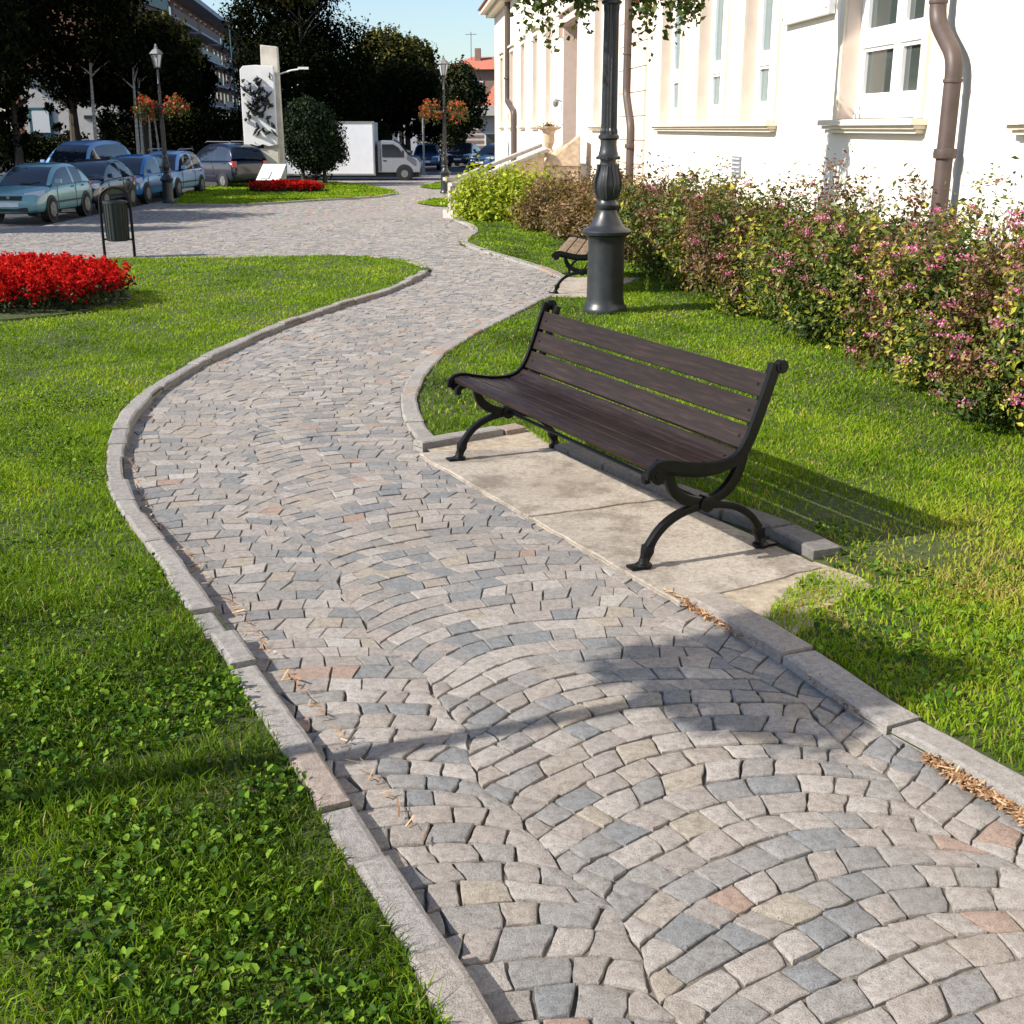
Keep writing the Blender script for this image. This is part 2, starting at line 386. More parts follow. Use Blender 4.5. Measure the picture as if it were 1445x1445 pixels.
FAR_BITS = [UL([(588, 287), (612, 281), (632, 281), (634, 292), (610, 291)]), UL([(592, 264), (620, 258), (640, 258), (640, 266), (610, 267)])]

ax = sorted(set([-600, -200, -80, -40, -25, 12, 25, 80, 200, 600] + [float(i) for i in range(-18, 7)]))
ay = sorted(set([-60, -20, -5, 0, 5, 10, 50, 70, 110, 200, 400, 900] + [float(i) for i in range(14, 42)]))
grid_sheet('ground', ax, ay, -.06, M['asphalt'])
px_ = [-11.8] + [float(i) for i in range(-11, 4)] + [3.9]
py_ = [.2, 3, 6, 10, 14] + [float(i) for i in range(15, 47)]
path = grid_sheet('path', px_, py_, -.0080, M['bed'])
far_walk = sheet('back_path', [(-11.8, 46), (3.9, 46), (.5, 60), (-2, 66), (-9, 66), (-11.8, 58)], -.010, M['bed'], 4)
lawnL = sheet('lawn', lawn_left_poly, .030, M['soil'])
lawnR = sheet('lawn', lawn_right_poly, .010, M['soil'])
lawnF = sheet('lawn', FAR_LAWN, .02, M['soil'])
for p_ in FAR_BITS: sheet('lawn', p_, .02, M['soil'])

# ------------------------------------------------------------------ cobbles: rows of segmental arcs that follow the path
mid_pts = [(1.02, .75), (.47, 2.1), (-.10, 3.5), (-.72, 4.9), (-1.22, 6.4), (-1.48, 7.8), (-1.34, 9.4), (-.95, 11.0), (-.48, 12.6), (-.18, 14.2), (-.05, 16), (0, 18), (0, 22), (0, 30)]
frame = Line(chaikin(mid_pts, 3))
BW, AR, PITCHR = .98, .84, .092
th = math.asin(BW / 2 / AR)
cells = []
nrow = int(frame.L / PITCHR) + 1
for band in range(-12, 6):
    vc = -.20 - BW / 2 + band * BW
    for r_ in range(nrow):
        u0 = (r_ + .5 * (band % 2)) * PITCHR
        n_ = random.choice((10, 11, 11)); cut = np.linspace(-th, th, n_ + 1)
        jit = (rng.random(n_ + 1) - .5) * .40 * (2 * th / n_); jit[0] = jit[-1] = 0; cut = cut + jit
        for i in range(n_):
            q = []
            for t_, up in ((cut[i], 0), (cut[i + 1], 0), (cut[i + 1], 1), (cut[i], 1)):
                v = AR * math.sin(t_)
                if up: v = max(-BW / 2, min(BW / 2, v + PITCHR * math.cos(t_) * math.sin(t_)))
                tt = math.asin(max(-1, min(1, v / AR)))
                q.append((u0 + up * PITCHR + AR * math.cos(tt) - AR * .75, vc + v))
            cells.append(q)
Q = np.array(cells)                                                    # (N,4,2) in (u, v)
okc = (Q[:, :, 0].min(1) > .02) & (Q[:, :, 0].max(1) < frame.L - .3)
Q = Q[okc]
qu, qv = Q[:, :, 0].copy(), Q[:, :, 1].copy()
qv += .030 * np.sin(qu * 5.1 + 1.7 * np.sin(qv * 2)) + .016 * np.sin(qu * 13.3 + qv * 9) +   .011 * np.sin(qu * 33 + 3 * np.sin(qu * 1.7)); qu += .015 * np.sin(qv * 7.7 + qu * 2.3)
X, Y = frame.off(qu, qv); W4 = np.stack([X, Y], -1)
cen = W4.mean(1)
def area(P): return .5 * np.abs(np.sum(P[:, :, 0] * np.roll(P[:, :, 1], -1, 1) - np.roll(P[:, :, 0], -1, 1) * P[:, :, 1], 1))
dist = np.hypot(cen[:, 0], cen[:, 1])
keep = (cen[:, 1] > .9) & (cen[:, 1] < 26) & (cen[:, 0] > -10.5) & (area(W4) > .0012)
in_l = [tuple(p) for p in np.stack(KL_line.off(np.linspace(0, KL_line.L, 90), -.055), -1)] + LBACK + [(-11.5, 15.9), (-11.5, .4)]
kr0 = Line(chaikin(KRw[:7], 2)); lo0 = Line(chaikin(LOBE, 2))
in_r = [tuple(p) for p in np.stack(kr0.off(np.linspace(0, kr0.L, 40), .055), -1)] + KRw[7:-1] + [tuple(p) for p in np.stack(lo0.off(np.linspace(0, lo0.L, 40), .05), -1)] + LOBE2 + [(wallx(26.5), 26.6), (wallx(1), 1)]
keep &= ~inpoly(cen[:, 0], cen[:, 1], in_l) & ~inpoly(cen[:, 0], cen[:, 1], in_r)
keep &= (np.abs(cen[:, 0] / cen[:, 1]) < .62)
# crossing arcs of plaza columns may overlap where the frame bends: drop a stone whose centre is too near an earlier one
W4 = W4[keep]; cen = cen[keep]; dist = dist[keep]
cellid = {}; good = np.ones(len(cen), bool)
for i, (x, y) in enumerate(cen):
    kx, ky = int(x / .08), int(y / .08); bad = False
    for ddx in (-1, 0, 1):
        for ddy in (-1, 0, 1):
            for j in cellid.get((kx + ddx, ky + ddy), ()):
                if (cen[j, 0] - x) ** 2 + (cen[j, 1] - y) ** 2 < .040 ** 2: bad = True
    if bad: good[i] = False
    else: cellid.setdefault((kx, ky), []).append(i)
W4 = W4[good]; cen = cen[good]; dist = dist[good]
# order near to far, those inside the frame first
scr = np.abs(cen[:, 0]) < .425 * (cen[:, 1] * _c + CAM_H * _s) + .05
vis = scr & (cen[:, 1] > 1.80)
order = np.lexsort((dist, ~vis)); W4 = W4[order]; cen = cen[order]; dist = dist[order]
N_NEAR = 300
for i in range(min(N_NEAR, len(W4))):
    q = W4[i]; c_ = q.mean(0); rim = []
    for k in range(4):
        a, b = q[k], q[(k + 1) % 4]
        e = b - a; nrm_ = np.array((-e[1], e[0])); nrm_ /= np.linalg.norm(nrm_) + 1e-9
        for t in (.0, .34, .67):
            p = a + e * t
            if t == 0: p = p + (c_ - p) * (.02 + .085 * random.random() ** 2)
            p = p + (c_ - p) / np.linalg.norm(c_ - p) * (.0016 + .0026 * random.random()) + nrm_ * random.uniform(-.0035, .0035)
            rim.append(p)
    n = len(rim); tx, ty = random.uniform(-.05, .05), random.uniform(-.05, .05); hz = random.uniform(-.002, .0035)
    def zt(p, drop=0): return hz + tx * (p[0] - c_[0]) + ty * (p[1] - c_[1]) - drop + random.uniform(-.001, .001)
    mb = MB(); vs = []
    for p in rim: vs.append((p[0] - c_[0], p[1] - c_[1], -.045))
    for p in rim: vs.append((p[0] - c_[0], p[1] - c_[1], zt(p, .0034)))
    for p in rim:
        g = c_ + (p - c_) * .965; vs.append((g[0] - c_[0], g[1] - c_[1], zt(g, .0012)))
    for p in rim:
        g = c_ + (p - c_) * .90; vs.append((g[0] - c_[0], g[1] - c_[1], zt(g, 0)))
    vs.append((0, 0, hz + random.uniform(-.001, .002)))
    fs = []
    for L_ in range(3): fs += [(L_ * n + k, L_ * n + (k + 1) % n, (L_ + 1) * n + (k + 1) % n, (L_ + 1) * n + k) for k in range(n)]
    fs += [(3 * n + k, 3 * n + (k + 1) % n, 4 * n) for k in range(n)]
    mb.add(vs, fs)
    o = mb.build('cobblestone', M['cobble'], path, smooth=True, rnd=random.random())
    o.location = (c_[0], c_[1], float(gz(*c_)))
# the remaining stones, joined
q = W4[N_NEAR:]; c_ = q.mean(1, keepdims=True); n = len(q)
a = q + (c_ - q) * (.028 + .045 * rng.random((n, 4, 1)))
tilt = (rng.random((n, 1, 2)) - .5) * .08; h0 = (rng.random((n, 1)) - .35) * .005
def zz(p, drop): return gz(p[..., 0], p[..., 1]) + h0 + ((p - c_) * tilt).sum(-1) - drop
mid = a + (np.roll(a, -1, 1) - a) * .5 + (rng.random((n, 4, 2)) - .5) * .004
rim = np.stack([a, mid], 2).reshape(n, 8, 2)
ins = c_ + (rim - c_) * .975
lay = [np.concatenate([rim, np.full((n, 8, 1), 0)], -1), None, None]
L0 = np.concatenate([rim, (gz(rim[..., 0], rim[..., 1]) - .04)[..., None]], -1)
L1 = np.concatenate([rim, zz(rim, .0028)[..., None]], -1)
L2 = np.concatenate([ins, zz(ins, 0)[..., None]], -1)
V = np.concatenate([L0, L1, L2], 1); base = (np.arange(n) * 24)[:, None, None]
k8 = np.arange(8); k8n = (k8 + 1) % 8
Fs = np.concatenate([np.stack([k8, k8n, k8n + 8, k8 + 8], -1), np.stack([k8 + 8, k8n + 8, k8n + 16, k8 + 16], -1), np.array([[16, 17, 18, 19], [16, 19, 20, 23], [20, 21, 22, 23]])])
F = (Fs[None] + base).reshape(-1, 4)
o = np_mesh('cobblestones', V.reshape(-1, 3), F, M['cobble'], path, np.repeat(rng.random(n), len(Fs)))
tag(o, kind='stuff')

# ------------------------------------------------------------------ kerbs
def kerb(label_, line, lens, width, top, bot=-.10, side=-1, mats='granite', gap=.011, u_from=0, u_to=None, vary=.009):
    """side -1: the stones lie to the left of the line"""
    u_to = u_to or line.L
    us = np.linspace(u_from, u_to, max(2, int((u_to - u_from) / .25)))
    vs = []
    for u in us:
        for v in (side * .012, side * (width - .012)):
            x, y = line.off(u, v); vs.append((float(x), float(y), float(gz(x, y)) + top - .03))
    mb = MB(); mb.add(vs, [(2 * i, 2 * i + 1, 2 * i + 3, 2 * i + 2) for i in range(len(us) - 1)])
    root = tag(mb.build('kerb', M['soil']), kind='structure')
    u = u_from
    while u < u_to - .05:
        L_ = min(random.uniform(*lens), u_to - u); a_, b_ = u + gap / 2, u + L_ - gap / 2
        ns = max(2, int(L_ / .12) + 1); low, hig = [], []
        j0, j1, dz = random.uniform(-vary, vary), random.uniform(-vary, vary), random.uniform(-vary, vary)
        uu = np.linspace(a_, b_, ns); loop = [(t, side * j0 - 0) for t in uu] + [(t, side * (width + j1)) for t in uu[::-1]]
        mx, my = line.off((a_ + b_) / 2, side * width / 2); z0 = float(gz(mx, my))
        for t, v in loop:
            rr = random.uniform(-.0035, .0035)
            x, y = line.off(t, v + rr); low.append((x - mx, y - my, bot)); hig.append((x - mx, y - my, top + dz + random.uniform(-.0015, .0015) - .006))
        mb = MB(); n = len(loop); top_ = [(x * .97, y * .97, z + .006) for x, y, z in hig]
        top_ = []
        for (t, v), h in zip(loop, hig):
            vi = v + (-side if abs(v) > width / 2 else side) * .012
            ti = min(max(t, a_ + .010), b_ - .010); x, y = line.off(ti, vi); top_.append((x - mx, y - my, h[2] + .006))
        fs = []
        for L2_ in range(2): fs += [(L2_ * n + k, L2_ * n + (k + 1) % n, (L2_ + 1) * n + (k + 1) % n, (L2_ + 1) * n + k) for k in range(n)]
        fs += [(2 * n + k, 2 * n + k + 1, 3 * n - 2 - k, 3 * n - 1 - k) for k in range(n // 2 - 1)]
        mb.add(low + hig + top_, fs)
        o = mb.build('kerb_stone', M[mats], root, smooth=False, rnd=random.random()); o.location = (mx, my, z0)
        u += L_
    return root
kerb('left', KL_line, (.22, .50), .084, .048)
kr_line = Line(chaikin(KRw[:7], 2)[::-1])
kerb('right', kr_line, (.45, .66), .115, .036, side=-1)
lobe_line = Line(chaikin(LOBE, 2))
kerb('lobe', lobe_line, (.16, .34), .105, .030, side=1, gap=.012, vary=.004)
lobe2_line = Line(chaikin(LOBE2, 2))
kerb('lobe two', lobe2_line, (.4, .8), .12, .03, side=1)
lb_line = Line(chaikin(LBACK + [(-11, 15.9)], 1))
kerb('lawn back', lb_line, (.5, .9), .09, .035, side=-1)
fl_line = Line(FAR_LAWN[:5]); kerb('far lawn', fl_line, (.9, 1.4), .14, .05, side=-1)
# bench pads
def pad(poly, cuts, top, label_=None):
    root = sheet('bench_pad', poly, .012, M['dirt'])
    P = [Vector((x, y)) for x, y in poly]
    a, b, c2, d = P[0], P[1], P[2], P[-1]
    for t0, t1 in cuts:
        g = .004
        qs = [a.lerp(b, t0 + g), a.lerp(b, t1 - g), d.lerp(c2, t1 - g), d.lerp(c2, t0 + g)]
        qs = [q_ + Vector((random.uniform(-.004, .004), random.uniform(-.004, .004))) for q_ in qs]
        m_ = sum(qs, Vector((0, 0))) / 4
        ring = []
        for k in range(4):
            p0, p1 = qs[k], qs[(k + 1) % 4]; e_ = (p1 - p0); nn_ = Vector((-e_.y, e_.x)).normalized()
            m_n = max(3, int(e_.length / .07))
            for h_ in range(m_n): ring.append(p0 + e_ * (h_ / m_n) + nn_ * (abs(random.gauss(0, .006)) if h_ else .012) + e_ * (.004 if not h_ else 0))
        mb = MB(); mb.hexa([(q_.x - m_.x, q_.y - m_.y, -.03) for q_ in ring], [(q_.x - m_.x, q_.y - m_.y, top) for q_ in ring])
        o = mb.build('paving_slab', M['slab'], root, bevel=.004, rnd=random.random()); o.location = (m_.x, m_.y, float(gz(m_.x, m_.y)))
    return root
pad1 = pad([(PAD[0][0] - .06, PAD[0][1] - .03), (PAD[1][0] - .06, PAD[1][1] - .03), PAD[2], PAD[4]], [(0, .52), (.52, 1)], .020)
pad2 = pad(PAD2, [(0, 1)], .022)
back_line = Line([U(1150, 778, .05), U(1080, 742, .05), U(930, 690, .05), U(780, 626, .05)])
kerb('pad back', back_line, (.28, .5), .13, .055, side=1, mats='shadedkerb', bot=-.05)
left_line = Line([U(596, 629, .04), U(742, 603, .04)])
kerb('pad left', left_line, (.3, .6), .10, .055, side=-1, mats='granite', bot=-.05)
sheet('bare_earth', UL([(950, 838), (1050, 815), (1150, 790), (1215, 812), (1232, 826), (1190, 836), (1178, 850), (1140, 858), (1150, 880), (1128, 890), (1110, 905), (1075, 893)], .02), .013, M['dirt'])

sheet('bare_earth', UL([(603, 633), (744, 604), (782, 628), (775, 640), (610, 640)], .02), .0165, M['dirt'])
# ------------------------------------------------------------------ grass
def wav(x, y, s, ph): return np.sin(x * s * 1.7 + ph + 1.3 * np.sin(y * s * 1.1 + ph)) * np.sin(y * s * 1.3 - ph * 2 + np.sin(x * s * .9))
def blades(name, poly, dens_fn, bands, zoff, holes=(), dry=0.0, ph=0.0, thin_fn=lambda x, y: 1.0):
    Vs, Rs = [], []
    P = np.array(poly); x0, x1 = P[:, 0].min(), P[:, 0].max()
    for y0, y1, dn, hgt, wid in bands:
        xa, xb = max(x0, -.46 * y1 - .4), min(x1, .46 * y1 + .4)
        if xb <= xa: continue
        n = int((xb - xa) * (y1 - y0) * dn); x = rng.uniform(xa, xb, n); y = rng.uniform(y0, y1, n)
        k = inpoly(x, y, poly)
        for hpoly in holes: k &= ~inpoly(x, y, hpoly)
        thin = wav(x, y, 2.3, ph) * .5 + .5
        k &= rng.random(n) < (.55 + .45 * thin) * thin_fn(x, y)
        x, y = x[k], y[k]; n = len(x)
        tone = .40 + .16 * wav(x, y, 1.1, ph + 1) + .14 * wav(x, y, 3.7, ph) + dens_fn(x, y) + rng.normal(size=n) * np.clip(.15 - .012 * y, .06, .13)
        tone = np.where(rng.random(n) < (.02 + dry) * np.clip(1.3 - .09 * y, .15, 1), .82 + .18 * rng.random(n), tone)
        h = hgt * (.5 + .9 * rng.random(n)) * (.8 + .3 * wav(x, y, 5, ph)); az = rng.uniform(0, 2 * np.pi, n); ln = h * (.2 + .9 * rng.random(n))
        w_ = wid * (.6 + .8 * rng.random(n)); fx = rng.uniform(0, 2 * np.pi, n)
        z = gz(x, y) + zoff
        B = np.stack([x, y, z], -1); S = np.stack([np.cos(fx), np.sin(fx), 0 * fx], -1) * (w_ / 2)[:, None]
        D = np.stack([np.cos(az) * ln, np.sin(az) * ln, 0 * az], -1); Uz = np.stack([0 * h, 0 * h, h], -1)
        m_ = B + D * .3 + Uz * .6; t_ = B + D + Uz * .95
        V = np.stack([B - S, B + S, m_ + S * .85, m_ - S * .85, t_ + S * .15, t_ - S * .15], 1)
        Vs.append(V); Rs.append(np.clip(tone, 0, 1))
    V = np.concatenate(Vs); n = len(V); b_ = (np.arange(n) * 6)[:, None, None]
    F = (np.array([[0, 1, 2, 3], [3, 2, 4, 5]])[None] + b_).reshape(-1, 4)
    o = np_mesh(name, V.reshape(-1, 3), F, M['grass'], None, np.repeat(np.concatenate(Rs), 2))
    return tag(o, kind='stuff')
BANDS = [(1.5, 3.0, 17000, .040, .0040), (3.0, 4.5, 13000, .034, .0048), (4.5, 7, 7500, .029, .0062), (7, 10, 3600, .026, .0090), (10, 13, 2200, .026, .012), (13, 17.2, 1300, .026, .016), (17.2, 27, 600, .03, .026)]
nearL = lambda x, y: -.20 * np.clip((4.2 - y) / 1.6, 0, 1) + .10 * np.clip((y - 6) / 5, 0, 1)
KLshr = [tuple(p) for p in np.stack(KL_line.off(np.linspace(0, KL_line.L, 60), -.085), -1)]
ll = KLshr + LBACK + [(-11.5, 15.9), (-11.5, .4)]
BED_C = (-5.10, 11.80); bed_hole = [(BED_C[0] + 1.35 * math.cos(t), BED_C[1] + 1.0 * math.sin(t)) for t in np.linspace(0, 2 * math.pi, 24)[:-1]]
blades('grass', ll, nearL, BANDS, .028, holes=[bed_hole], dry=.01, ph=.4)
pad_hole = [(PAD[0][0] - .15, PAD[0][1] - .06), (PAD[1][0] - .15, PAD[1][1] - .06), PAD[1], (PAD[2][0] + .06, PAD[2][1] + .03), PAD[4], PAD[5]]
dirt_hole = UL([(985, 846), (1150, 802), (1120, 826), (1092, 846), (1080, 872), (1055, 896)], .02)
krs = [tuple(p) for p in np.stack(kr_line.off(np.linspace(kr_line.L, 0, 30), -.135), -1)]
lbs = [tuple(p) for p in np.stack(lobe_line.off(np.linspace(.15, lobe_line.L, 30), .115), -1)]
rr_ = krs + lbs + LOBE2 + [(wallx(26.5), 26.6), (wallx(1), 1)]
strip_hole = [(float(a_), float(b_)) for a_, b_ in [back_line.off(u, v) for u, v in ((0, 0), (back_line.L, 0), (back_line.L, .12), (0, .12))]]
dryR = lambda x, y: .34 * np.exp(-((x - 1.6) ** 2 + (y - 4.3) ** 2) / 1.3) + .10 * wav(x, y, 2.1, 2) - .02
blades('grass', rr_, dryR, BANDS, .010, holes=[pad_hole, dirt_hole, strip_hole, PAD2], dry=.10, ph=2.1, thin_fn=lambda x, y: 1 - .72 * np.clip(1.6 * np.exp(-((x - 1.42) ** 2 / .16 + (y - 4.75) ** 2 / .30)) + .55 * wav(x, y, 3.1, 5) * np.exp(-((x - 1.6) ** 2 + (y - 4) ** 2) / 2), 0, 1))
blades('grass', FAR_LAWN, lambda x, y: .12 + 0 * x, [(36, 60, 260, .06, .06)], .02, ph=1)
for i, p_ in enumerate(FAR_BITS): blades('grass', p_, lambda x, y: .12 + 0 * x, [(25, 70, 260, .06, .06)], .02, ph=3 + i)
# broad leaved clover and plantain in the near lawn
def clover(name, n, yr, poly, size, thr, zoff, ph, xr=(-3, 0), holes=()):
    x = rng.uniform(*xr, n); y = rng.uniform(*yr, n)
    k = inpoly(x, y, poly)
    for h_ in holes: k &= ~inpoly(x, y, h_)
    k &= (wav(x, y, 2.6, ph) + .55 * wav(x, y, 6, ph) > thr + .45 * (y - yr[0]) / (yr[1] - yr[0]) - .2); x, y = x[k], y[k]; n = len(x)
    z = gz(x, y) + zoff + rng.uniform(.012, .048, n); s = size * (.35 + 1.0 * rng.random(n) ** 1.5); C = np.stack([x, y, z], -1)
    up = np.stack([rng.normal(size=n) * .6 - .15, rng.normal(size=n) * .6, np.ones(n)], -1); nn = unit(up)
    t = unit(np.cross(nn, unit(rng.normal(size=(n, 3))))); b = np.cross(nn, t); s = s[:, None]; asp = (.55 + .3 * rng.random((n, 1)))
    prof = [(-.5, 0), (-.22, .42), (.18, .40), (.5, 0), (.18, -.40), (-.22, -.42)]
    V = np.stack([C + t * s * a_ + b * s * c2 * asp * 1.2 + nn * s * (abs(c2) * .25 - a_ * a_ * .5) for a_, c2 in prof], 1)
    b_ = (np.arange(n) * 6)[:, None, None]; F = (np.array([[0, 1, 2, 3], [0, 3, 4, 5]])[None] + b_).reshape(-1, 4)
    return tag(np_mesh(name, V.reshape(-1, 3), F, M['clover'], None, np.repeat(rng.random(n), 2), smooth=True), kind='stuff')
clover('clover', 22000, (1.4, 3.4), ll, .023, -.15, .02, .9, (-2.2, .3))
clover('clover', 34000, (3.2, 7.5), ll, .017, .05, .02, 2.0, (-3.9, -.4))
clover('clover', 9000, (2.4, 5.0), rr_, .022, .1, .005, 4.0, (1.0, 3.2), holes=[pad_hole, dirt_hole, strip_hole])
# fallen litter by the right kerb
def litter(n, line, spread, wdt):
    u = rng.uniform(0, line.L, n); v = -np.abs(rng.normal(size=n)) * spread * (.4 + .6 * np.sin(np.pi * u / line.L)); x, y = line.off(u, -v * wdt)
    C = np.stack([x, y, gz(x, y) + .008 + .022 * rng.random(n) * np.exp(v / spread)], -1)
    az = rng.uniform(0, 2 * np.pi, n); L_ = rng.uniform(.008, .024, n)[:, None]
    t = np.stack([np.cos(az), np.sin(az), rng.normal(size=n) * .3], -1) * L_; b = np.stack([-np.sin(az), np.cos(az), rng.normal(size=n) * .4], -1) * .0022
    V = np.stack([C - t - b, C - t + b, C + t + b, C + t - b], 1)
    return tag(quads_mesh('leaf_litter', V, M['litter'], None, rng.random(n)), kind='stuff')
litter(700, Line(UL([(940, 842), (1010, 884), (1090, 925)])), .035, -1)
litter(900, Line(UL([(1300, 1075), (1370, 1120), (1450, 1170), (1500, 1200)])), .035, -1)
litter(260, Line(UL([(1140, 960), (1215, 1015)])), .03, -1)
litter(150, Line(UL([(600, 1190), (440, 990), (330, 850), (215, 730), (185, 650)])), .02, -1)
litter(160, Line(UL([(1100, 870), (1160, 830), (1200, 900)])), .05, 1)

# ------------------------------------------------------------------ benches
def bezier(pts, n=8):
    out = []
    for (a, b, c2, d) in pts:
        for i in range(n):
            t = i / n; out.append(tuple((1 - t) ** 3 * a[k] + 3 * (1 - t) ** 2 * t * b[k] + 3 * (1 - t) * t * t * c2[k] + t ** 3 * d[k] for k in range(2)))
    return out + [pts[-1][3]]
# side profile, d = from front foot backwards, z = height
PROFILE = bezier([((-.015, .365), (-.03, .40), (.02, .423), (.07, .41)), ((.07, .41), (.18, .383), (.24, .375), (.31, .38)), ((.31, .38), (.42, .388), (.44, .50), (.475, .58)), ((.475, .58), (.50, .65), (.52, .71), (.54, .762))], 10)
PL = Line(PROFILE)
def make_bench(name, label, loc, rz, length, woodm, overhang=.05):
    root = thing(name, label, 'bench', loc, rz)          # local x along the bench, local y backwards
    pitch, wdt = .1075, .0950
    n = int(PL.L / pitch); off = (PL.L - n * pitch) / 2
    for i in range(n):
        mb = MB(); us = np.linspace(off + i * pitch + (pitch - wdt) / 2, off + i * pitch + (pitch + wdt) / 2, 4)
        x, y, tx, ty = PL.at(us); ring = [(x[k] - ty[k] * .011, y[k] + tx[k] * .011) for k in range(4)] + [(x[k] + ty[k] * .014, y[k] - tx[k] * .014) for k in range(3, -1, -1)]
        j = random.uniform(-.004, .004)
        mb.hexa([(-overhang + j, d, z) for d, z in ring], [(length + overhang + j, d, z) for d, z in ring])
        sl_ = mb.build('slat', woodm, root, bevel=.004)
        xm_, ym_, tx_, ty_ = PL.at(np.array([off + (i + .5) * pitch])); mb = MB()
        for xe in (0, length):
            c_ = Vector((xe, float(xm_[0] - ty_[0] * .011), float(ym_[0] + tx_[0] * .011))); nn_ = Vector((0, -float(ty_[0]), float(tx_[0])))
            mb.tube([c_ - nn_ * .004, c_ + nn_ * .003], [.0075, .006], 8)
        tag(mb.build('bolts', M['iron'], sl_), kind='stuff')
    for xe in (0, length):
        mb = MB()
        us = np.linspace(0, PL.L, 30); x, y, tx, ty = PL.at(us)
        mb.strip([(xe, x[k] + ty[k] * .029, y[k] - tx[k] * .029) for k in range(30)], (1, 0, 0), .016, .014)
        fr = mb.build('iron_end_frame', M['iron'], root, smooth=True, bevel=.003)
        mb = MB()                                                      # outer rim bead, scroll and top curl
        sx = -1 if xe == 0 else 1; ox = xe + sx * (overhang + .006)
        mb.strip([(ox, x[k] - ty[k] * .004, y[k] + tx[k] * .004) for k in range(30)], (1, 0, 0), .010, .021)
        mb.tube([(ox - .012, .012, .381), (ox + .012, .012, .381)], .034, 14)
        mb.tube([(ox - .014, .012, .381), (ox + .017, .012, .381)], .016, 10)
        mb.tube([(ox - .014, .558, .752), (ox + .014, .558, .752)], .027, 14)
        mb.tube([(ox - .016, .558, .752), (ox + .018, .558, .752)], .013, 10)
        mb.build('scroll', M['iron'], fr, smooth=True)
        mb = MB()                                                      # smile arc under the seat
        arc = bezier([((.10, .375), (.10, .28), (.17, .235), (.27, .232)), ((.27, .232), (.37, .235), (.43, .30), (.45, .44))], 10)
        mb.strip([(xe, d, z) for d, z in arc], (1, 0, 0), .014, [.015 + .008 * abs(math.sin(i * .31)) for i in range(len(arc))])
        mb.tube([(xe - .022, .275, .222), (xe + .022, .275, .222)], .034, 12)
        mb.build('upper_arc', M['iron'], root, smooth=True, bevel=.003)
        for front in (1, 0):
            mb = MB(); leg = bezier([((.0, .0), (.01, .10), (.08, .20), (.25, .215))], 14) if front else bezier([((.56, .0), (.555, .11), (.47, .205), (.30, .215))], 14)
            mb.strip([(xe, d, z) for d, z in leg], (1, 0, 0), .0145, [.0145 if i > 4 else .013 + .011 * math.exp(-(i - 3) ** 2) for i in range(len(leg))])
            d0_ = leg[0][0]
            mb.lathe([(.034, 0), (.034, .012), (.022, .02), (.017, .04)], 12, (xe, d0_, 0))
            mb.box((xe, d0_ + (-.03 if front else .03), .006), (.05, .07, .011))
            mb.tube([(xe, leg[3][0], leg[3][1] - .006), (xe, leg[3][0] + .003, leg[3][1] + .022)], .027, 12)
            mb.build('leg', M['iron'], root, smooth=True, bevel=.002)
    mb = MB(); mb.tube([(0, .28, .225), (length, .28, .225)], .009, 8); mb.build('stretcher', M['iron'], root, smooth=True)
    return root
fl, fr_ = U(648, 648, .022), U(908, 800, .022)
v_ = Vector(fr_) - Vector(fl)
make_bench('park_bench', 'dark stained slatted bench with black iron scroll legs beside the cobbled path', (fl[0], fl[1], .0225), math.atan2(v_.y, v_.x), v_.length, M['wood'])
n2 = U(781, 414, .024); ang = R(83)
d2 = Vector((math.cos(ang), math.sin(ang)))
make_bench('park_bench', 'faded brown slatted bench half hidden behind the lamp post base', (n2[0] + .02 + d2.x * 1.75, n2[1] + d2.y * 1.75, .024), ang + math.pi, 1.75, M['wood2'])

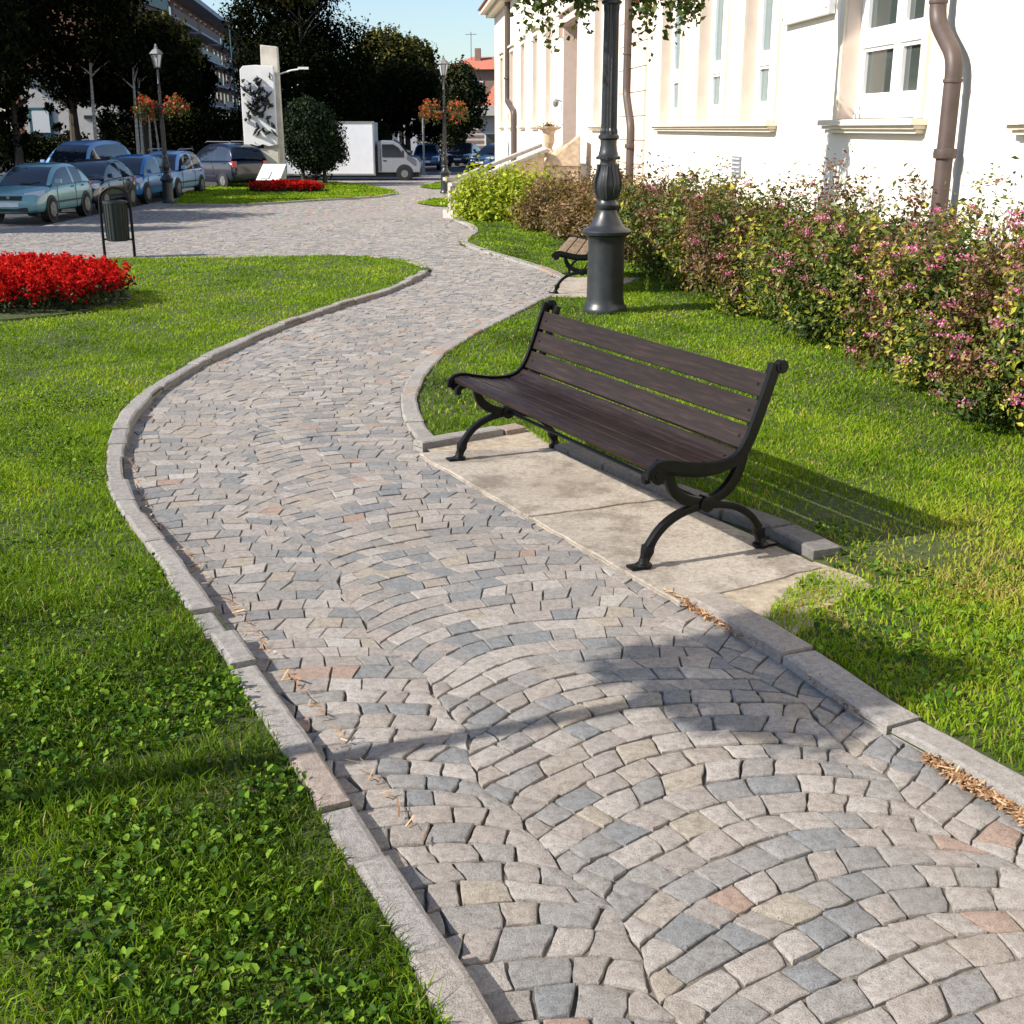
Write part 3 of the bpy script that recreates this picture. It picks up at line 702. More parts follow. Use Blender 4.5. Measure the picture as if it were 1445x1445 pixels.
# ------------------------------------------------------------------ street lamps with hanging flower baskets
def make_lamp(name, label, loc, rz=0, group=None):
    t = thing(name, label, 'street lamp', loc, rz, group)
    I = M['lampiron']
    MB().lathe([(.205, 0), (.21, .03), (.20, .055), (.185, .075), (.178, .10), (.172, .14), (.166, .62), (.168, .66), (.178, .675), (.18, .70)], 32).build('base_drum', I, t, True)
    MB().lathe([(.19, .70), (.222, .715), (.228, .74), (.215, .758), (.17, .775), (.15, .80), (.115, .86), (.092, .905), (.088, .93), (.104, .95), (.106, .975), (.088, .99), (.08, 1.02)], 32).build('base_moulding', I, t, True)
    b = MB(); b.lathe([(.08, 1.02), (.098, 1.06), (.113, 1.12), (.112, 1.17), (.098, 1.23), (.08, 1.30), (.072, 1.35), (.072, 1.37)], 32)
    bulb = b.build('bulb', I, t, True)
    b = MB()
    for k in range(6):                                           # acanthus leaves on the bulb
        a = k * math.pi / 3; pts = []
        for r_, z in ((.090, 1.03), (.112, 1.09), (.121, 1.14), (.118, 1.19), (.104, 1.25), (.09, 1.30), (.092, 1.33)): pts.append((r_ * math.cos(a), r_ * math.sin(a), z))
        b.strip(pts, (-math.sin(a), math.cos(a), 0), .030, .006)
        b.tube([(p[0] * 1.04, p[1] * 1.04, p[2]) for p in pts], .006, 5)
    b.build('leaf_ornament', I, bulb, True)
    b = MB(); b.lathe([(.074, 1.37), (.104, 1.375), (.106, 1.395), (.088, 1.41), (.088, 1.425), (.082, 1.44), (.073, 1.50), (.075, 1.54), (.094, 1.555), (.094, 1.575), (.08, 1.59)], 32)
    for k in range(10): b.tube([(.098 * math.cos(k * .628), .098 * math.sin(k * .628), 1.372), (.098 * math.cos(k * .628), .098 * math.sin(k * .628), 1.398)], .014, 6)
    b.build('collar', I, t, True)
    MB().lathe([(.080, 1.59), (.080, 1.62), (.073, 1.64), (.066, 2.60), (.07, 2.63), (.07, 2.66)], 32, flute=.13).build('fluted_shaft', I, t)
    MB().lathe([(.07, 2.66), (.088, 2.675), (.088, 2.69), (.066, 2.71), (.06, 2.80), (.075, 2.86), (.085, 2.90), (.06, 2.93), (.045, 2.97)], 24).build('capital', I, t, True)
    MB().lathe([(.045, 2.97), (.038, 3.4), (.055, 3.42), (.055, 3.45), (.036, 3.47), (.034, 3.66), (.055, 3.69), (.034, 3.72), (.03, 4.10), (.06, 4.13), (.03, 4.16)], 16).build('upper_shaft', I, t, True)
    for s in (-1, 1):
        b = MB(); b.tube([(0, 0, 3.02), (s * .2, 0, 3.10), (s * .42, 0, 3.10), (s * .52, 0, 3.02)], [.018, .016, .014, .012], 8)
        b.tube([(0, 0, 2.86), (s * .16, 0, 2.92), (s * .30, 0, 3.06)], .010, 6); b.build('basket_arm', I, t, True)
    lan = thing('lantern', None, None); del_keys = None; lan.parent = t
    b = MB()
    for k in range(6):
        a = k * math.pi / 3
        b.tube([(.10 * math.cos(a), .10 * math.sin(a), 4.18), (.185 * math.cos(a), .185 * math.sin(a), 4.56)], .012, 6)
    b.lathe([(.05, 4.14), (.11, 4.16), (.11, 4.185), (.05, 4.19)], 6); b.lathe([(.17, 4.55), (.20, 4.555), (.20, 4.575), (.17, 4.58)], 6)
    b.build('lantern_frame', I, lan)
    MB().lathe([(.093, 4.19), (.172, 4.55)], 6).build('lantern_glass', M['lensglass'], lan)
    MB().lathe([(.235, 4.575), (.20, 4.62), (.14, 4.68), (.08, 4.72), (.05, 4.74), (.06, 4.77), (.03, 4.80), (.045, 4.83), (.01, 4.88)], 6).build('lantern_cap', M['grey'], lan)
    return t
M['lensglass'] = glass_mat('lantern glass', (.45, .46, .48), .15)
def basket(loc, label, n, rad, flowerm, leaf, frac=.5, drop=.35):
    t = thing('hanging_basket', label, 'hanging basket', loc, 0, 'flower baskets hanging from the lamp posts')
    b = MB(); b.lathe([(.03, -.20), (.12, -.17), (.17, -.08), (.185, 0)], 14); b.tube([(.18, 0, 0), (0, 0, .14), (-.18, 0, 0)], .005, 4); b.tube([(0, .18, 0), (0, 0, .14), (0, -.18, 0)], .005, 4)
    b.build('basket', M['bark'], t, True)
    m = int(n * (1 - frac)); st = unit(rng.normal(size=(70, 3)) * (1, 1, .6) + (0, 0, .1)); k = rng.integers(0, 70, m); s = rng.random(m)
    C = st[k] * (rad * (.35 + .7 * s))[:, None] + rng.normal(size=(m, 3)) * .03; C[:, 2] -= drop * s ** 2 * (.4 + .9 * (k % 5) / 5)
    tag(quads_mesh('trailing_leaves', leaf_quads(C, leaf * (.6 + .8 * rng.random(m)), .7), M['trail'], t, rng.random(m)), kind='stuff')
    m = int(n * frac); st = unit(rng.normal(size=(60, 3)) * (1, 1, .8) + (0, 0, .35)); k = rng.integers(0, 60, m)
    C = st[k] * rad * rng.uniform(.55, 1.08, m)[:, None] + rng.normal(size=(m, 3)) * .035
    tag(quads_mesh('flowers', leaf_quads(C, leaf * (.5 + .7 * rng.random(m)), .8), flowerm, t, rng.random(m)), kind='stuff')
    return t
def lamp_with_baskets(loc, rz, label, lefts, rights, n, rad, fm, leaf, drop, frac=.5):
    l_ = make_lamp('street_lamp', label, loc, rz, 'ornate lamp posts with flower baskets')
    for s, lab in ((-1, lefts), (1, rights)):
        basket((loc[0] + s * .5 * math.cos(rz), loc[1] + s * .5 * math.sin(rz), loc[2] + 2.93), lab, n, rad, fm, leaf, frac, drop)
    return l_
lamp_with_baskets((.868, 11.32, .01), R(8), 'dark grey ornate lamp post with fluted shaft on the grass behind the bench',
                  'trailing flower basket on the left arm of the fluted lamp post', 'trailing flower basket on the right arm of the fluted lamp post', 2300, .32, M['geran'], .06, .36, .12)
L2 = U(233, 285.5); L2 = (ray(229, 40.8), 40.8)
lamp_with_baskets((L2[0], L2[1], -.68), R(-6), 'lamp post with white hooded lantern beside the parked cars',
                  'red geranium basket on the left arm of the lamp post by the parked cars', 'red geranium basket on the right arm of the lamp post by the parked cars', 800, .40, M['geran'], .09, .22, .65)
L3 = (ray(627, 47), 47.0)
lamp_with_baskets((L3[0], L3[1], -.68), R(4), 'distant lamp post in front of the dark blue cars left of the villa',
                  'orange flower basket on the left arm of the distant lamp post', 'orange flower basket on the right arm of the distant lamp post', 800, .42, M['geran'], .09, .25, .6)

# ------------------------------------------------------------------ litter bin, flower beds
bp = (U(150, 363), U(192, 363)); bx = ((bp[0][0] + bp[1][0]) / 2, (bp[0][1] + bp[1][1]) / 2); half = (bp[1][0] - bp[0][0]) / 2
t = thing('litter_bin', 'dark green litter bin hung in a black hoop frame at the lawn edge', 'litter bin', (bx[0], bx[1] - .05, 0))
b = MB(); b.tube([(-half, 0, -.05), (-half, 0, .72)] + [(half * math.cos(a), 0, .72 + half * .95 * math.sin(a)) for a in np.linspace(math.pi, 0, 14)[1:-1]] + [(half, 0, .72), (half, 0, -.05)], .019, 10); b.build('hoop_frame', M['iron'], t, True)
b = MB(); b.tube([(-half, 0, .24), (half, 0, .24)], .012, 6); b.build('crossbar', M['iron'], t, True); b = MB(); b.tube([(-half, 0, .70), (half, 0, .70)], .012, 6); b.build('crossbar', M['iron'], t, True)
b = MB(); b.lathe([(.13, .22), (.142, .225), (.152, .70), (.158, .705), (.158, .735), (.150, .74), (.140, .735), (.138, .30), (.02, .27)], 24); b.build('bin_drum', M['green'], t, True)
b = MB()
for k in range(20):
    a = k * .314; b.tube([(.1455 * math.cos(a), .1455 * math.sin(a), .23), (.1555 * math.cos(a), .1555 * math.sin(a), .70)], .004, 4)
b.build('rib', M['green'], t)
def flower_bed(label, c, rx, ry, h, n, leaf, zg, spikes):
    t = thing('flower_bed', label, 'flower bed', (c[0], c[1], zg))
    r_ = np.sqrt(rng.random(spikes)); a = rng.uniform(0, 2 * np.pi, spikes); px2, py2 = r_ * np.cos(a) * rx, r_ * np.sin(a) * ry
    hh = h * (.62 + .30 * np.sqrt(np.clip(1 - r_ ** 2, 0, 1)) + .16 * rng.random(spikes))
    k = rng.integers(0, spikes, n); s = rng.random(n)
    C = np.stack([px2[k], py2[k], hh[k] * (.42 + .58 * s)], -1) + rng.normal(size=(n, 3)) * np.array([leaf * .9, leaf * .9, leaf * .4]) * (1.25 - .9 * s)[:, None]
    V = leaf_quads(C, leaf * (.6 + .8 * rng.random(n)), .6)
    tag(quads_mesh('flowers', V, M['red'], t, np.clip(rng.random(n) * .6 + .4 * s, 0, 1)), kind='stuff')
    m = n // 2; k = rng.integers(0, spikes, m); C = np.stack([px2[k], py2[k], hh[k] * .62 * rng.random(m)], -1) + rng.normal(size=(m, 3)) * leaf * .8
    tag(quads_mesh('foliage', leaf_quads(C, leaf * (.7 + .8 * rng.random(m)), .6), M['bedleaf'], t, rng.random(m)), kind='stuff')
    MB().lathe([(rx, -.03), (rx * .98, .02), (rx * .5, .05), (.05, .06)], 24).build('bed_soil', M['soil'], t)
    return t
flower_bed('large mound of red salvia on the near lawn at the left edge', BED_C, 1.38, 1.05, .43, 22000, .042, .03, 600)
fb = U(398, 268)
flower_bed('small strip of red salvia under the white monument', (ray(399, 47.6), 47.6), 1.42, .9, .42, 7000, .09, -.66, 240)

# ------------------------------------------------------------------ hedge shrubs
def shrub(name, label, c, rx, ry, h, twigs, per, leaf, mats, cat='shrub', group=None, seed=0, pink=0, zg=None, shoots=0, low=.05, alt=None, aspect=.5, bumps=.27):
    zg = float(gz(*c)) if zg is None else zg
    t = thing(name, label, cat, (c[0], c[1], zg), 0, group)
    th_ = rng.uniform(0, 2 * np.pi, twigs); el = np.arcsin(rng.uniform(low - .12, 1, twigs))
    lob = .5 * np.sin(th_ * 3 + rng.uniform(0, 6)) * np.cos(el * 4 + rng.uniform(0, 6)) + .5 * np.sin(th_ * 5 + el * 6 + rng.uniform(0, 6))
    rr = 1 + bumps * lob + rng.normal(size=twigs) * .05
    tip = np.stack([np.cos(th_) * np.cos(el) ** .7 * rx * rr, np.sin(th_) * np.cos(el) ** .7 * ry * rr, (.16 + .84 * np.sin(el)) * h * rr], -1); tip[:, 2] = np.maximum(tip[:, 2], .04)
    if shoots:
        k = rng.integers(0, twigs, shoots); k = k[el[k] > .5] ; tip[k] *= (1, 1, 1) ; tip[k, 2] += rng.uniform(.05, .28, len(k))
    root = np.stack([tip[:, 0] * .35, tip[:, 1] * .35, np.full(twigs, .05)], -1)
    n = twigs * per; k = np.repeat(np.arange(twigs), per); s = rng.random(n) ** .55
    C = root[k] + (tip[k] - root[k]) * (.30 + .73 * s)[:, None] + rng.normal(size=(n, 3)) * leaf * (.7 + .75 * s)[:, None]
    C[:, 2] = np.maximum(C[:, 2], .01)
    out = unit(C * (1, 1, .8) + (0, 0, .2)); rnd = np.clip(.12 * s + rng.random(n) * .42 + .50 * ((k * 7919) % 97 / 97.0) - .04, 0, 1)  # inner leaves tinted darker than outer ones: interior shade put into the colour
    Lq = leaf_quads(C, leaf * (.55 + .9 * rng.random(n)), aspect, out, .9)
    if alt:                                                      # some branches carry bronze red shoots
        tw = (np.sin(th_ * 2 + rng.uniform(0, 6)) + np.sin(el * 5 + th_ * 3 + rng.uniform(0, 6)) + rng.normal(size=twigs) * .8) > 1.12
        mk = tw[k] & (s > .45)
        tag(quads_mesh('bronze_foliage', Lq[mk], alt, t, rnd[mk]), kind='stuff'); Lq, rnd = Lq[~mk], rnd[~mk]
    tag(quads_mesh('foliage', Lq, mats, t, rnd), kind='stuff')
    mb = MB()
    for k2 in range(0, twigs, max(1, twigs // 40)): mb.tube([tuple(root[k2] * (.3, .3, 0)), tuple(root[k2] * (1, 1, 2)), tuple(tip[k2] * .95)], [.008, .006, .002], 4, caps=False)
    mb.build('stems', M['bark'], t)
    if seed:
        k = rng.permutation(np.where(tip[:, 2] > .25 * h)[0])[:int(twigs * seed)]; m = 26; kk = np.repeat(k, m); n = len(kk)
        C = tip[kk] * 1.0 + rng.normal(size=(n, 3)) * np.array([.034, .034, .014]) + (0, 0, .012)
        tag(quads_mesh('seed_heads', leaf_quads(C, rng.uniform(.012, .030, n), .7), M['seed'], t, np.clip(rng.random(n) * .5 + .5 * ((kk * 31) % 17 / 17.), 0, 1)), kind='stuff')
    if pink:
        k = rng.permutation(twigs)[:pink]; m = 34; kk = np.repeat(k, m); n = len(kk)
        C = tip[kk] * 1.02 + rng.normal(size=(n, 3)) * np.array([.028, .028, .013]) + (0, 0, .018)
        tag(quads_mesh('blossoms', leaf_quads(C, rng.uniform(.010, .023, n), .8), M['pink'], t, rng.random(n)), kind='stuff')
    return t
HG = 'flowering shrubs of the hedge along the villa wall'
hedge = [((3.22, 5.35), .55, .85, 1.00, 'pink flowering shrub cut off by the right photo edge nearest the camera'),
         ((3.17, 6.75), .57, .85, 1.05, 'pink flowering shrub with the most blossoms, at the near right end of the hedge'),
         ((3.06, 8.20), .62, .90, 1.08, 'pink flowering shrub in front of the foot of the brown right downpipe'),
         ((2.90, 9.70), .62, .90, 1.06, 'flowering shrub below the single window beside the right downpipe'),
         ((2.66, 11.2), .66, .90, 1.04, 'flowering shrub below the white wall plaque'),
         ((2.42, 12.8), .68, .95, 1.02, 'flowering shrub to the right below the square wall vent'),
         ((2.20, 14.4), .68, .95, 1.03, 'bushy shrub with a tall upright shoot left of the square wall vent'),
         ((1.95, 16.1), .70, 1.0, .98, 'brownish shrub under the long sill of the three windows'),
         ((1.65, 17.9), .72, 1.0, .96, 'brownish shrub just right of the lamp post bulb'),
         ((1.30, 19.6), .70, .95, .92, 'bronze shrub seen directly behind the lamp post bulb')]
for i, (c, rx, ry, h, lab) in enumerate(hedge):
    near = max(0, 1 - i / 7)
    shrub('flowering_shrub', lab, c, rx, ry, h * (.98, .95, .90, .97, .90, .84, .88, .90, .90, .92)[i], int(330 - 9 * i), int(92 - 3 * i), .040 + .0026 * i, M['spirea'] if i < 8 else M['brownleaf'], group=HG, alt=M['rust'] if i < 9 else None,
          seed=.92 if i < 8 else .5, pink=int(95 * near ** .6) + (40 if i == 1 else 0) if i < 7 else 2, shoots=26)
shrub('bronze_shrub', 'rounded bronze brown shrub between the golden shrub and the lamp post', (.72, 20.9), .62, .62, .80, 260, 26, .06, M['brownleaf'], seed=.3, shoots=8)
shrub('golden_shrub', 'bright yellow green shrub beside the bottom of the stair rail', (-.44, 23.3), .60, .58, .82, 260, 26, .075, M['golden'], zg=float(gz(-.62, 23.2)), aspect=.62)
shrub('golden_shrub', 'bright yellow green shrub in front of the stone stair pedestal', (.28, 23.2), .66, .6, .86, 270, 26, .075, M['golden'], zg=float(gz(.2, 23)), aspect=.62)

# ------------------------------------------------------------------ the cream villa
UV = Vector((WK, 1, 0)).normalized(); VR = math.atan2(UV.y, UV.x)
villa = thing('villa', 'cream rendered villa with tall white windows along the hedge on the right', 'building', (WA, 0, 0), VR)
def wu(px, d=0.0): return (WA - d) / ((px - 722.5) / 1785 - WK) / UV.y       # distance along the wall of a plumb line seen at px
U_END, Z0, Z1 = 54.6, -1.0, 6.05
SILL, HEAD = 1.73, 4.25
wins = [(wu(1293), wu(1184)), (wu(1089), wu(1046)), (wu(1019), wu(984)), (wu(958), wu(932)), (wu(851), wu(838))]
wins = [(7.05, 8.35)] + wins + [(c - .6, c + .6) for c in (35.2, 38.6, 42.4, 46.4, 50.8)]
door = (wu(813), wu(794))
ops = sorted([(a, b, SILL, HEAD) for a, b in wins] + [(door[0], door[1], .55, 4.05)])
mb = MB(); cur = -3.0
def wq(mb, a, b, z0, z1, y=0.0): mb.add([(a, y, z0), (b, y, z0), (b, y, z1), (a, y, z1)], [(0, 1, 2, 3)])
for a, b, z0, z1 in ops:
    wq(mb, cur, a, Z0, Z1); wq(mb, a, b, Z0, z0); wq(mb, a, b, z1, Z1); cur = b
wq(mb, cur, U_END, Z0, Z1)
mb.add([(U_END, 0, Z0), (U_END, -11, Z0), (U_END, -11, Z1), (U_END, 0, Z1)], [(0, 1, 2, 3)])
mb.add([(-3, 0, Z0), (-3, -11, Z0), (-3, -11, Z1), (-3, 0, Z1)], [(0, 1, 2, 3)])
mb.add([(-3, -11, Z0), (U_END, -11, Z0), (U_END, -11, Z1), (-3, -11, Z1)], [(0, 1, 2, 3)])
mb.build('wall', M['wall'], villa)
b = MB(); b.box((U_END / 2 - 1.5, .003, .62), (U_END + 2.9, .024, .03)); b.build('string_course', M['sill'], villa)
b = MB(); b.box((U_END / 2 - 1.5, -5.4, Z1 + .07), (U_END + 3.24, 11.5, .14)); b.box((U_END / 2 - 1.5, -5.35, Z1 + .22), (U_END + 3.5, 11.9, .16)); b.build('cornice', M['sill'], villa)
b = MB(); z = Z1 + .303; b.hexa([(-3.4, .7, z), (U_END + .3, .7, z), (U_END + .3, -11.5, z), (-3.4, -11.5, z)], [(2, -5.2, z + 2), (U_END - 5, -5.2, z + 2), (U_END - 5, -5.8, z + 2), (2, -5.8, z + 2)]); b.build('roof', M['roof'], villa)
def window(a, b_, curtain):
    RV = .20; c, w_ = (a + b_) / 2, b_ - a
    m = MB(); e = .002
    m.add([(b_ - e, 0, SILL), (b_ - e, -RV, SILL), (b_ - e, -RV, HEAD), (b_ - e, 0, HEAD)], [(0, 1, 2, 3)])
    m.add([(a + e, 0, SILL), (a + e, -RV, SILL), (a + e, -RV, HEAD), (a + e, 0, HEAD)], [(0, 1, 2, 3)])
    m.add([(a, 0, HEAD - e), (b_, 0, HEAD - e), (b_, -RV, HEAD - e), (a, -RV, HEAD - e)], [(0, 1, 2, 3)])
    m.add([(a, 0, SILL + e), (b_, 0, SILL + e), (b_, -RV, SILL + e), (a, -RV, SILL + e)], [(0, 1, 2, 3)])
    m.build('reveal', M['peach'], villa)
    fr = MB(); y = -RV + .03; T = .075
    fr.box((a + T / 2 + .004, y, (SILL + HEAD) / 2), (T, .07, HEAD - SILL - .01)); fr.box((b_ - T / 2 - .004, y, (SILL + HEAD) / 2), (T, .07, HEAD - SILL - .01))
    fr.box((c, y, (SILL + HEAD) / 2), (.11, .075, HEAD - SILL - .02))
    tr = 2.42
    for z, h in ((SILL + .10, .18), (tr, .13), (HEAD - .06, .10)): fr.box((c, y - .004, z), (w_ - .02, .066, h))
    f = fr.build('window', M['white'], villa)
    for s in (-1, 1):
        sa, sb = (a + T, c - .055) if s < 0 else (c + .055, b_ - T)
        for z0, z1 in ((SILL + .19, tr - .065), (tr + .065, HEAD - .11)):
            inner = MB(); g = .035; yy = y - .012
            inner.box((sa + g / 2, yy, (z0 + z1) / 2), (g, .05, z1 - z0 - .002)); inner.box((sb - g / 2, yy, (z0 + z1) / 2), (g, .05, z1 - z0 - .002))
            inner.box(((sa + sb) / 2, yy, z0 + g / 2), (sb - sa - 2 * g, .05, g)); inner.box(((sa + sb) / 2, yy, z1 - g / 2), (sb - sa - 2 * g, .05, g))
            inner.build('sash', M['white'], f)
            p = MB(); p.box(((sa + sb) / 2, yy - .012, (z0 + z1) / 2), (sb - sa - .05, .008, z1 - z0 - .05)); p.build('pane', M['glass'] if not curtain or s < 0 else M['glassg'], f)
    m = MB(); AW = .13
    for q in (a - AW / 2, b_ + AW / 2): m.box((q, .012, (SILL + HEAD) / 2 + .02), (AW - .004, .03, HEAD - SILL + .04))
    m.box((c, .014, HEAD + .10), (w_ + 2 * AW + .06, .04, .15)); m.box((c, .05, HEAD + .205), (w_ + 2 * AW + .2, .12, .06))
    m.build('architrave', M['sill'], villa)
def sill(a, b_):
    m = MB(); c, w_ = (a + b_) / 2, b_ - a
    m.box((c, .065, SILL - .030), (w_, .15, .05)); m.box((c, .05, SILL - .072), (w_ - .05, .11, .03)); m.box((c, .035, SILL - .105), (w_ - .10, .08, .03)); m.build('window_sill', M['sill'], villa)
for i, (a, b_) in enumerate(wins): window(a, b_, i in (2, 3, 4))
for i, (a, b_) in enumerate(wins):
    if i in (2, 3, 4): continue
    sill(a - .22, b_ + .22)
sill(wins[2][0] - .22, wins[4][1] + .22)
m = MB(); a, b_ = door; m.add([(b_ - .002, 0, .55), (b_ - .002, -.45, .55), (b_ - .002, -.45, 4.05), (b_ - .002, 0, 4.05)], [(0, 1, 2, 3)]); m.add([(a, 0, 4.048), (b_, 0, 4.048), (b_, -.45, 4.048), (a, -.45, 4.048)], [(0, 1, 2, 3)]); m.build('door_reveal', M['peach'], villa)
m = MB(); m.box(((a + b_) / 2, -.42, 2.3), (b_ - a - .01, .06, 3.48)); dr = m.build('door', M['doorred'], villa)
m = MB()
for z, h in ((1.2, .9), (2.3, .9), (3.35, .8)): m.box(((a + b_) / 2, -.385, z), (b_ - a - .3, .03, h))
m.build('door_panel', M['doorred'], dr, bevel=.008)
m = MB(); m.box(((a + b_) / 2, .03, 4.18), (b_ - a + .5, .12, .22)); m.box(((a + b_) / 2, .08, 4.32), (b_ - a + .7, .22, .07)); m.box((b_ + .12, .05, 3.95), (.16, .16, .3)); m.build('door_hood', M['peach'], villa, bevel=.01)
m = MB(); m.tube([(b_ + .2, .0, 2.3), (b_ + .2, .14, 2.34)], .02, 6); m.lathe([(.02, -.12), (.07, -.08), (.085, 0), (.05, .06), (.01, .08)], 10, (b_ + .2, .16, 2.28)); m.build('wall_lamp', M['grey'], villa, True)
# rusticated pilaster
qa, qb = wu(911), wu(873)
for k in range(17):
    z = -.75 + k * .4; m = MB(); m.box((0, 0, 0), (qb - qa, .05, .388)); o = m.build('quoin_block', M['peach'] if k % 3 else M['sill'], villa, bevel=.006); o.location = ((qa + qb) / 2, .02 + .003 * (k % 2), z)
# vent grille, wall plaque
vu = wu(1043); m = MB(); m.box((vu, .004, 1.19), (.40, .02, .26)); vg = m.build('vent_grille', M['grey'], villa)
m = MB()
for k in range(5): m.box((vu, .018, 1.09 + k * .05), (.36, .012, .022))
m.build('grille_slat', M['slabgrey'], vg)
def at_wall(u, d, z): p = villa.matrix_basis @ Vector((u, d, z)); return p
VM = Matrix.Translation((WA, 0, 0)) @ Matrix.Rotation(VR, 4, 'Z')
p = VM @ Vector(((wu(1102) + wu(1168)) / 2, .03, 2.69)); pl = thing('wall_plaque', 'white stone plaque with faint lettering high on the cream wall', 'plaque', p, VR)
pw = wu(1102, .05) - wu(1168, .05)
m = MB(); m.box((0, .012, .36), (pw, .07, .72)); m.build('slab', M['marble'], pl, bevel=.006)
m = MB()
for k in range(7):
    x = -pw * .40
    while x < pw * .40:
        l_ = random.uniform(.04, .14); m.box((x + l_ / 2, .0482, .16 + k * .075), (l_, .002, .022)); x += l_ + .03
m.build('lettering', M['print'], pl)
m = MB()
for x in (-pw / 2 + .06, pw / 2 - .06): m.tube([(x, .04, .06), (x, .056, .06)], .012, 8)
m.build('fixing_stud', M['grey'], pl)
# downpipes (local u, out, z)
def pipe(name, pts, r_, collars):
    b = MB(); q = []
    for i, p_ in enumerate(pts):
        if 0 < i < len(pts) - 1:
            a_, c_, d_ = Vector(pts[i - 1]), Vector(p_), Vector(pts[i + 1])
            e1_ = c_ + (a_ - c_).normalized() * min(.12, (a_ - c_).length * .45); e2_ = c_ + (d_ - c_).normalized() * min(.12, (d_ - c_).length * .45)
            for t_ in (0, .25, .5, .75, 1): q.append((1 - t_) ** 2 * e1_ + 2 * t_ * (1 - t_) * c_ + t_ * t_ * e2_)
        else: q.append(Vector(p_))
    b.tube(q, r_, 16); o = b.build(name, M['copper'], villa, True)
    for z, k in collars:
        pz = min(((Vector(a_), Vector(c_)) for a_, c_ in zip(pts[:-1], pts[1:]) if min(a_[2], c_[2]) <= z <= max(a_[2], c_[2])), key=lambda s_: 0)
        f = (z - pz[0].z) / (pz[1].z - pz[0].z); c_ = pz[0].lerp(pz[1], f); b = MB()
        b.lathe([(r_ * 1.0, -.035 * k), (r_ * (1 + .28 * k), -.03 * k), (r_ * (1 + .34 * k), 0), (r_ * (1 + .28 * k), .03 * k), (r_, .035 * k)], 16, tuple(c_)); b.build('collar', M['copper'], o, True)
    return o
DD = .13; ua, ub = wu(1306, DD), wu(1337, DD)
rp = pipe('downpipe', [(ua, DD, 6.0), (ua, DD, 2.42), (ub, DD, 2.14), (ub + .02, DD, -.5)], .062, [(3.2, .5), (2.55, .4), (1.98, .4), (1.47, 1.1), (.95, .8)])
ua, ub = wu(883, .1), wu(890.5, .1)
pipe('downpipe', [(ua, .1, 6.0), (ua, .1, 2.22), (ub, .1, 1.68), (ub, .1, -.6)], .075, [(2.9, .5), (1.35, 1.2)])
ua = wu(716, .1); pipe('downpipe', [(ua, .1, 6.0), (ua, .1, 2.6), (ua - 2.6, .1, 2.2), (ua - 2.6, .1, -.7)], .10, [(3.4, 1)])
# climber tufts by the middle downpipe
# ------------------------------------------------------------------ entrance stair, rail and urn
st = thing('entrance_stair', 'stone entrance stair with sloping rail left of the golden shrubs', 'stair', (0, 0, 0))
A = Vector((-1.30, 25.6, float(gz(-1.3, 25.6)))); B = Vector((.62, 27.3, 1.30)); zA = .66
Dv = Vector((B.x - A.x, B.y - A.y, 0)); Dn = Dv.normalized(); Sn = Vector((Dn.y, -Dn.x, 0))
for k, dz in ((0, 0), (1, -.10)):
    b = MB(); o_ = Sn * .17 * k
    b.strip([A + o_ - A.z * Vector((0, 0, 1)) + Vector((-.10 * Dn.x, -.10 * Dn.y, zA + dz)), A + o_ + Dn * .22 + Vector((0, 0, zA + dz - A.z)), Vector((B.x, B.y, B.z + dz)) + o_], Sn, .065, .035)
    b.build('handrail', M['concrete'], st, bevel=.006)
    b = MB(); c = A + o_ + Dn * .05; b.box((c.x, c.y, (zA + dz + A.z) / 2 - .03), (.09, .09, zA + dz - A.z - .02), math.atan2(Dn.y, Dn.x)); b.build('rail_post', M['concrete'], st, bevel=.006)
b = MB(); c = A + Dn * .05 + Sn * .08; b.box((c.x, c.y, A.z + .07), (.30, .34, .2), math.atan2(Dn.y, Dn.x)); b.build('post_base', M['concrete'], st, bevel=.01)
b = MB(); lo = [A + Dn * .35 + Sn * .13, B + Sn * .13, B + Sn * .02, A + Dn * .35 + Sn * .02]
hi = [Vector((p_.x, p_.y, z_)) for p_, z_ in zip(lo, (zA - .12, B.z - .17, B.z - .17, zA - .12))]; b.hexa([(p_.x, p_.y, -.6) for p_ in lo], hi); b.build('cheek_wall', M['urn'], st)
for k in range(4):
    b = MB(); c = A + Dn * (1.45 + .34 * k) - Sn * (.75 - .0 * k); b.box((c.x, c.y, A.z + .16 * k + .1), (.36, 1.2, .34), math.atan2(Dn.y, Dn.x)); b.build('step', M['concrete'], st, bevel=.008)
b = MB(); b.box((1.30, 28.6, .35), (1.3, 2.4, 1.1), VR - math.pi / 2); b.build('landing', M['concrete'], st)
b = MB(); c = Vector((1.05, 27.55, 0))
b.hexa([(c.x - .38, c.y - .34, -.3), (c.x + .40, c.y - .34, -.3), (c.x + .40, c.y + .34, -.3), (c.x - .38, c.y + .34, -.3)], [(c.x - .36, c.y - .32, .86), (c.x + .39, c.y - .32, .86), (c.x + .39, c.y + .32, .86), (c.x - .36, c.y + .32, .86)])
b.hexa([(c.x - .40, c.y - .36, .862), (c.x + .43, c.y - .36, .862), (c.x + .43, c.y + .36, .862), (c.x - .40, c.y + .36, .862)], [(c.x - .22, c.y - .3, 1.12), (c.x + .43, c.y - .36, 1.52), (c.x + .43, c.y + .36, 1.52), (c.x - .22, c.y + .3, 1.12)])
b.build('pedestal', M['urn'], st, bevel=.02)
ut = thing('stone_urn', 'weathered stone urn on the stair pedestal', 'urn', (.80, 27.42, 1.10))
MB().lathe([(.17, -.06), (.17, .05), (.10, .09), (.07, .14), (.10, .20), (.13, .30), (.12, .42), (.15, .50), (.27, .55), (.285, .58), (.25, .585), (.18, .55)], 20).build('urn_body', M['urn'], ut, True)
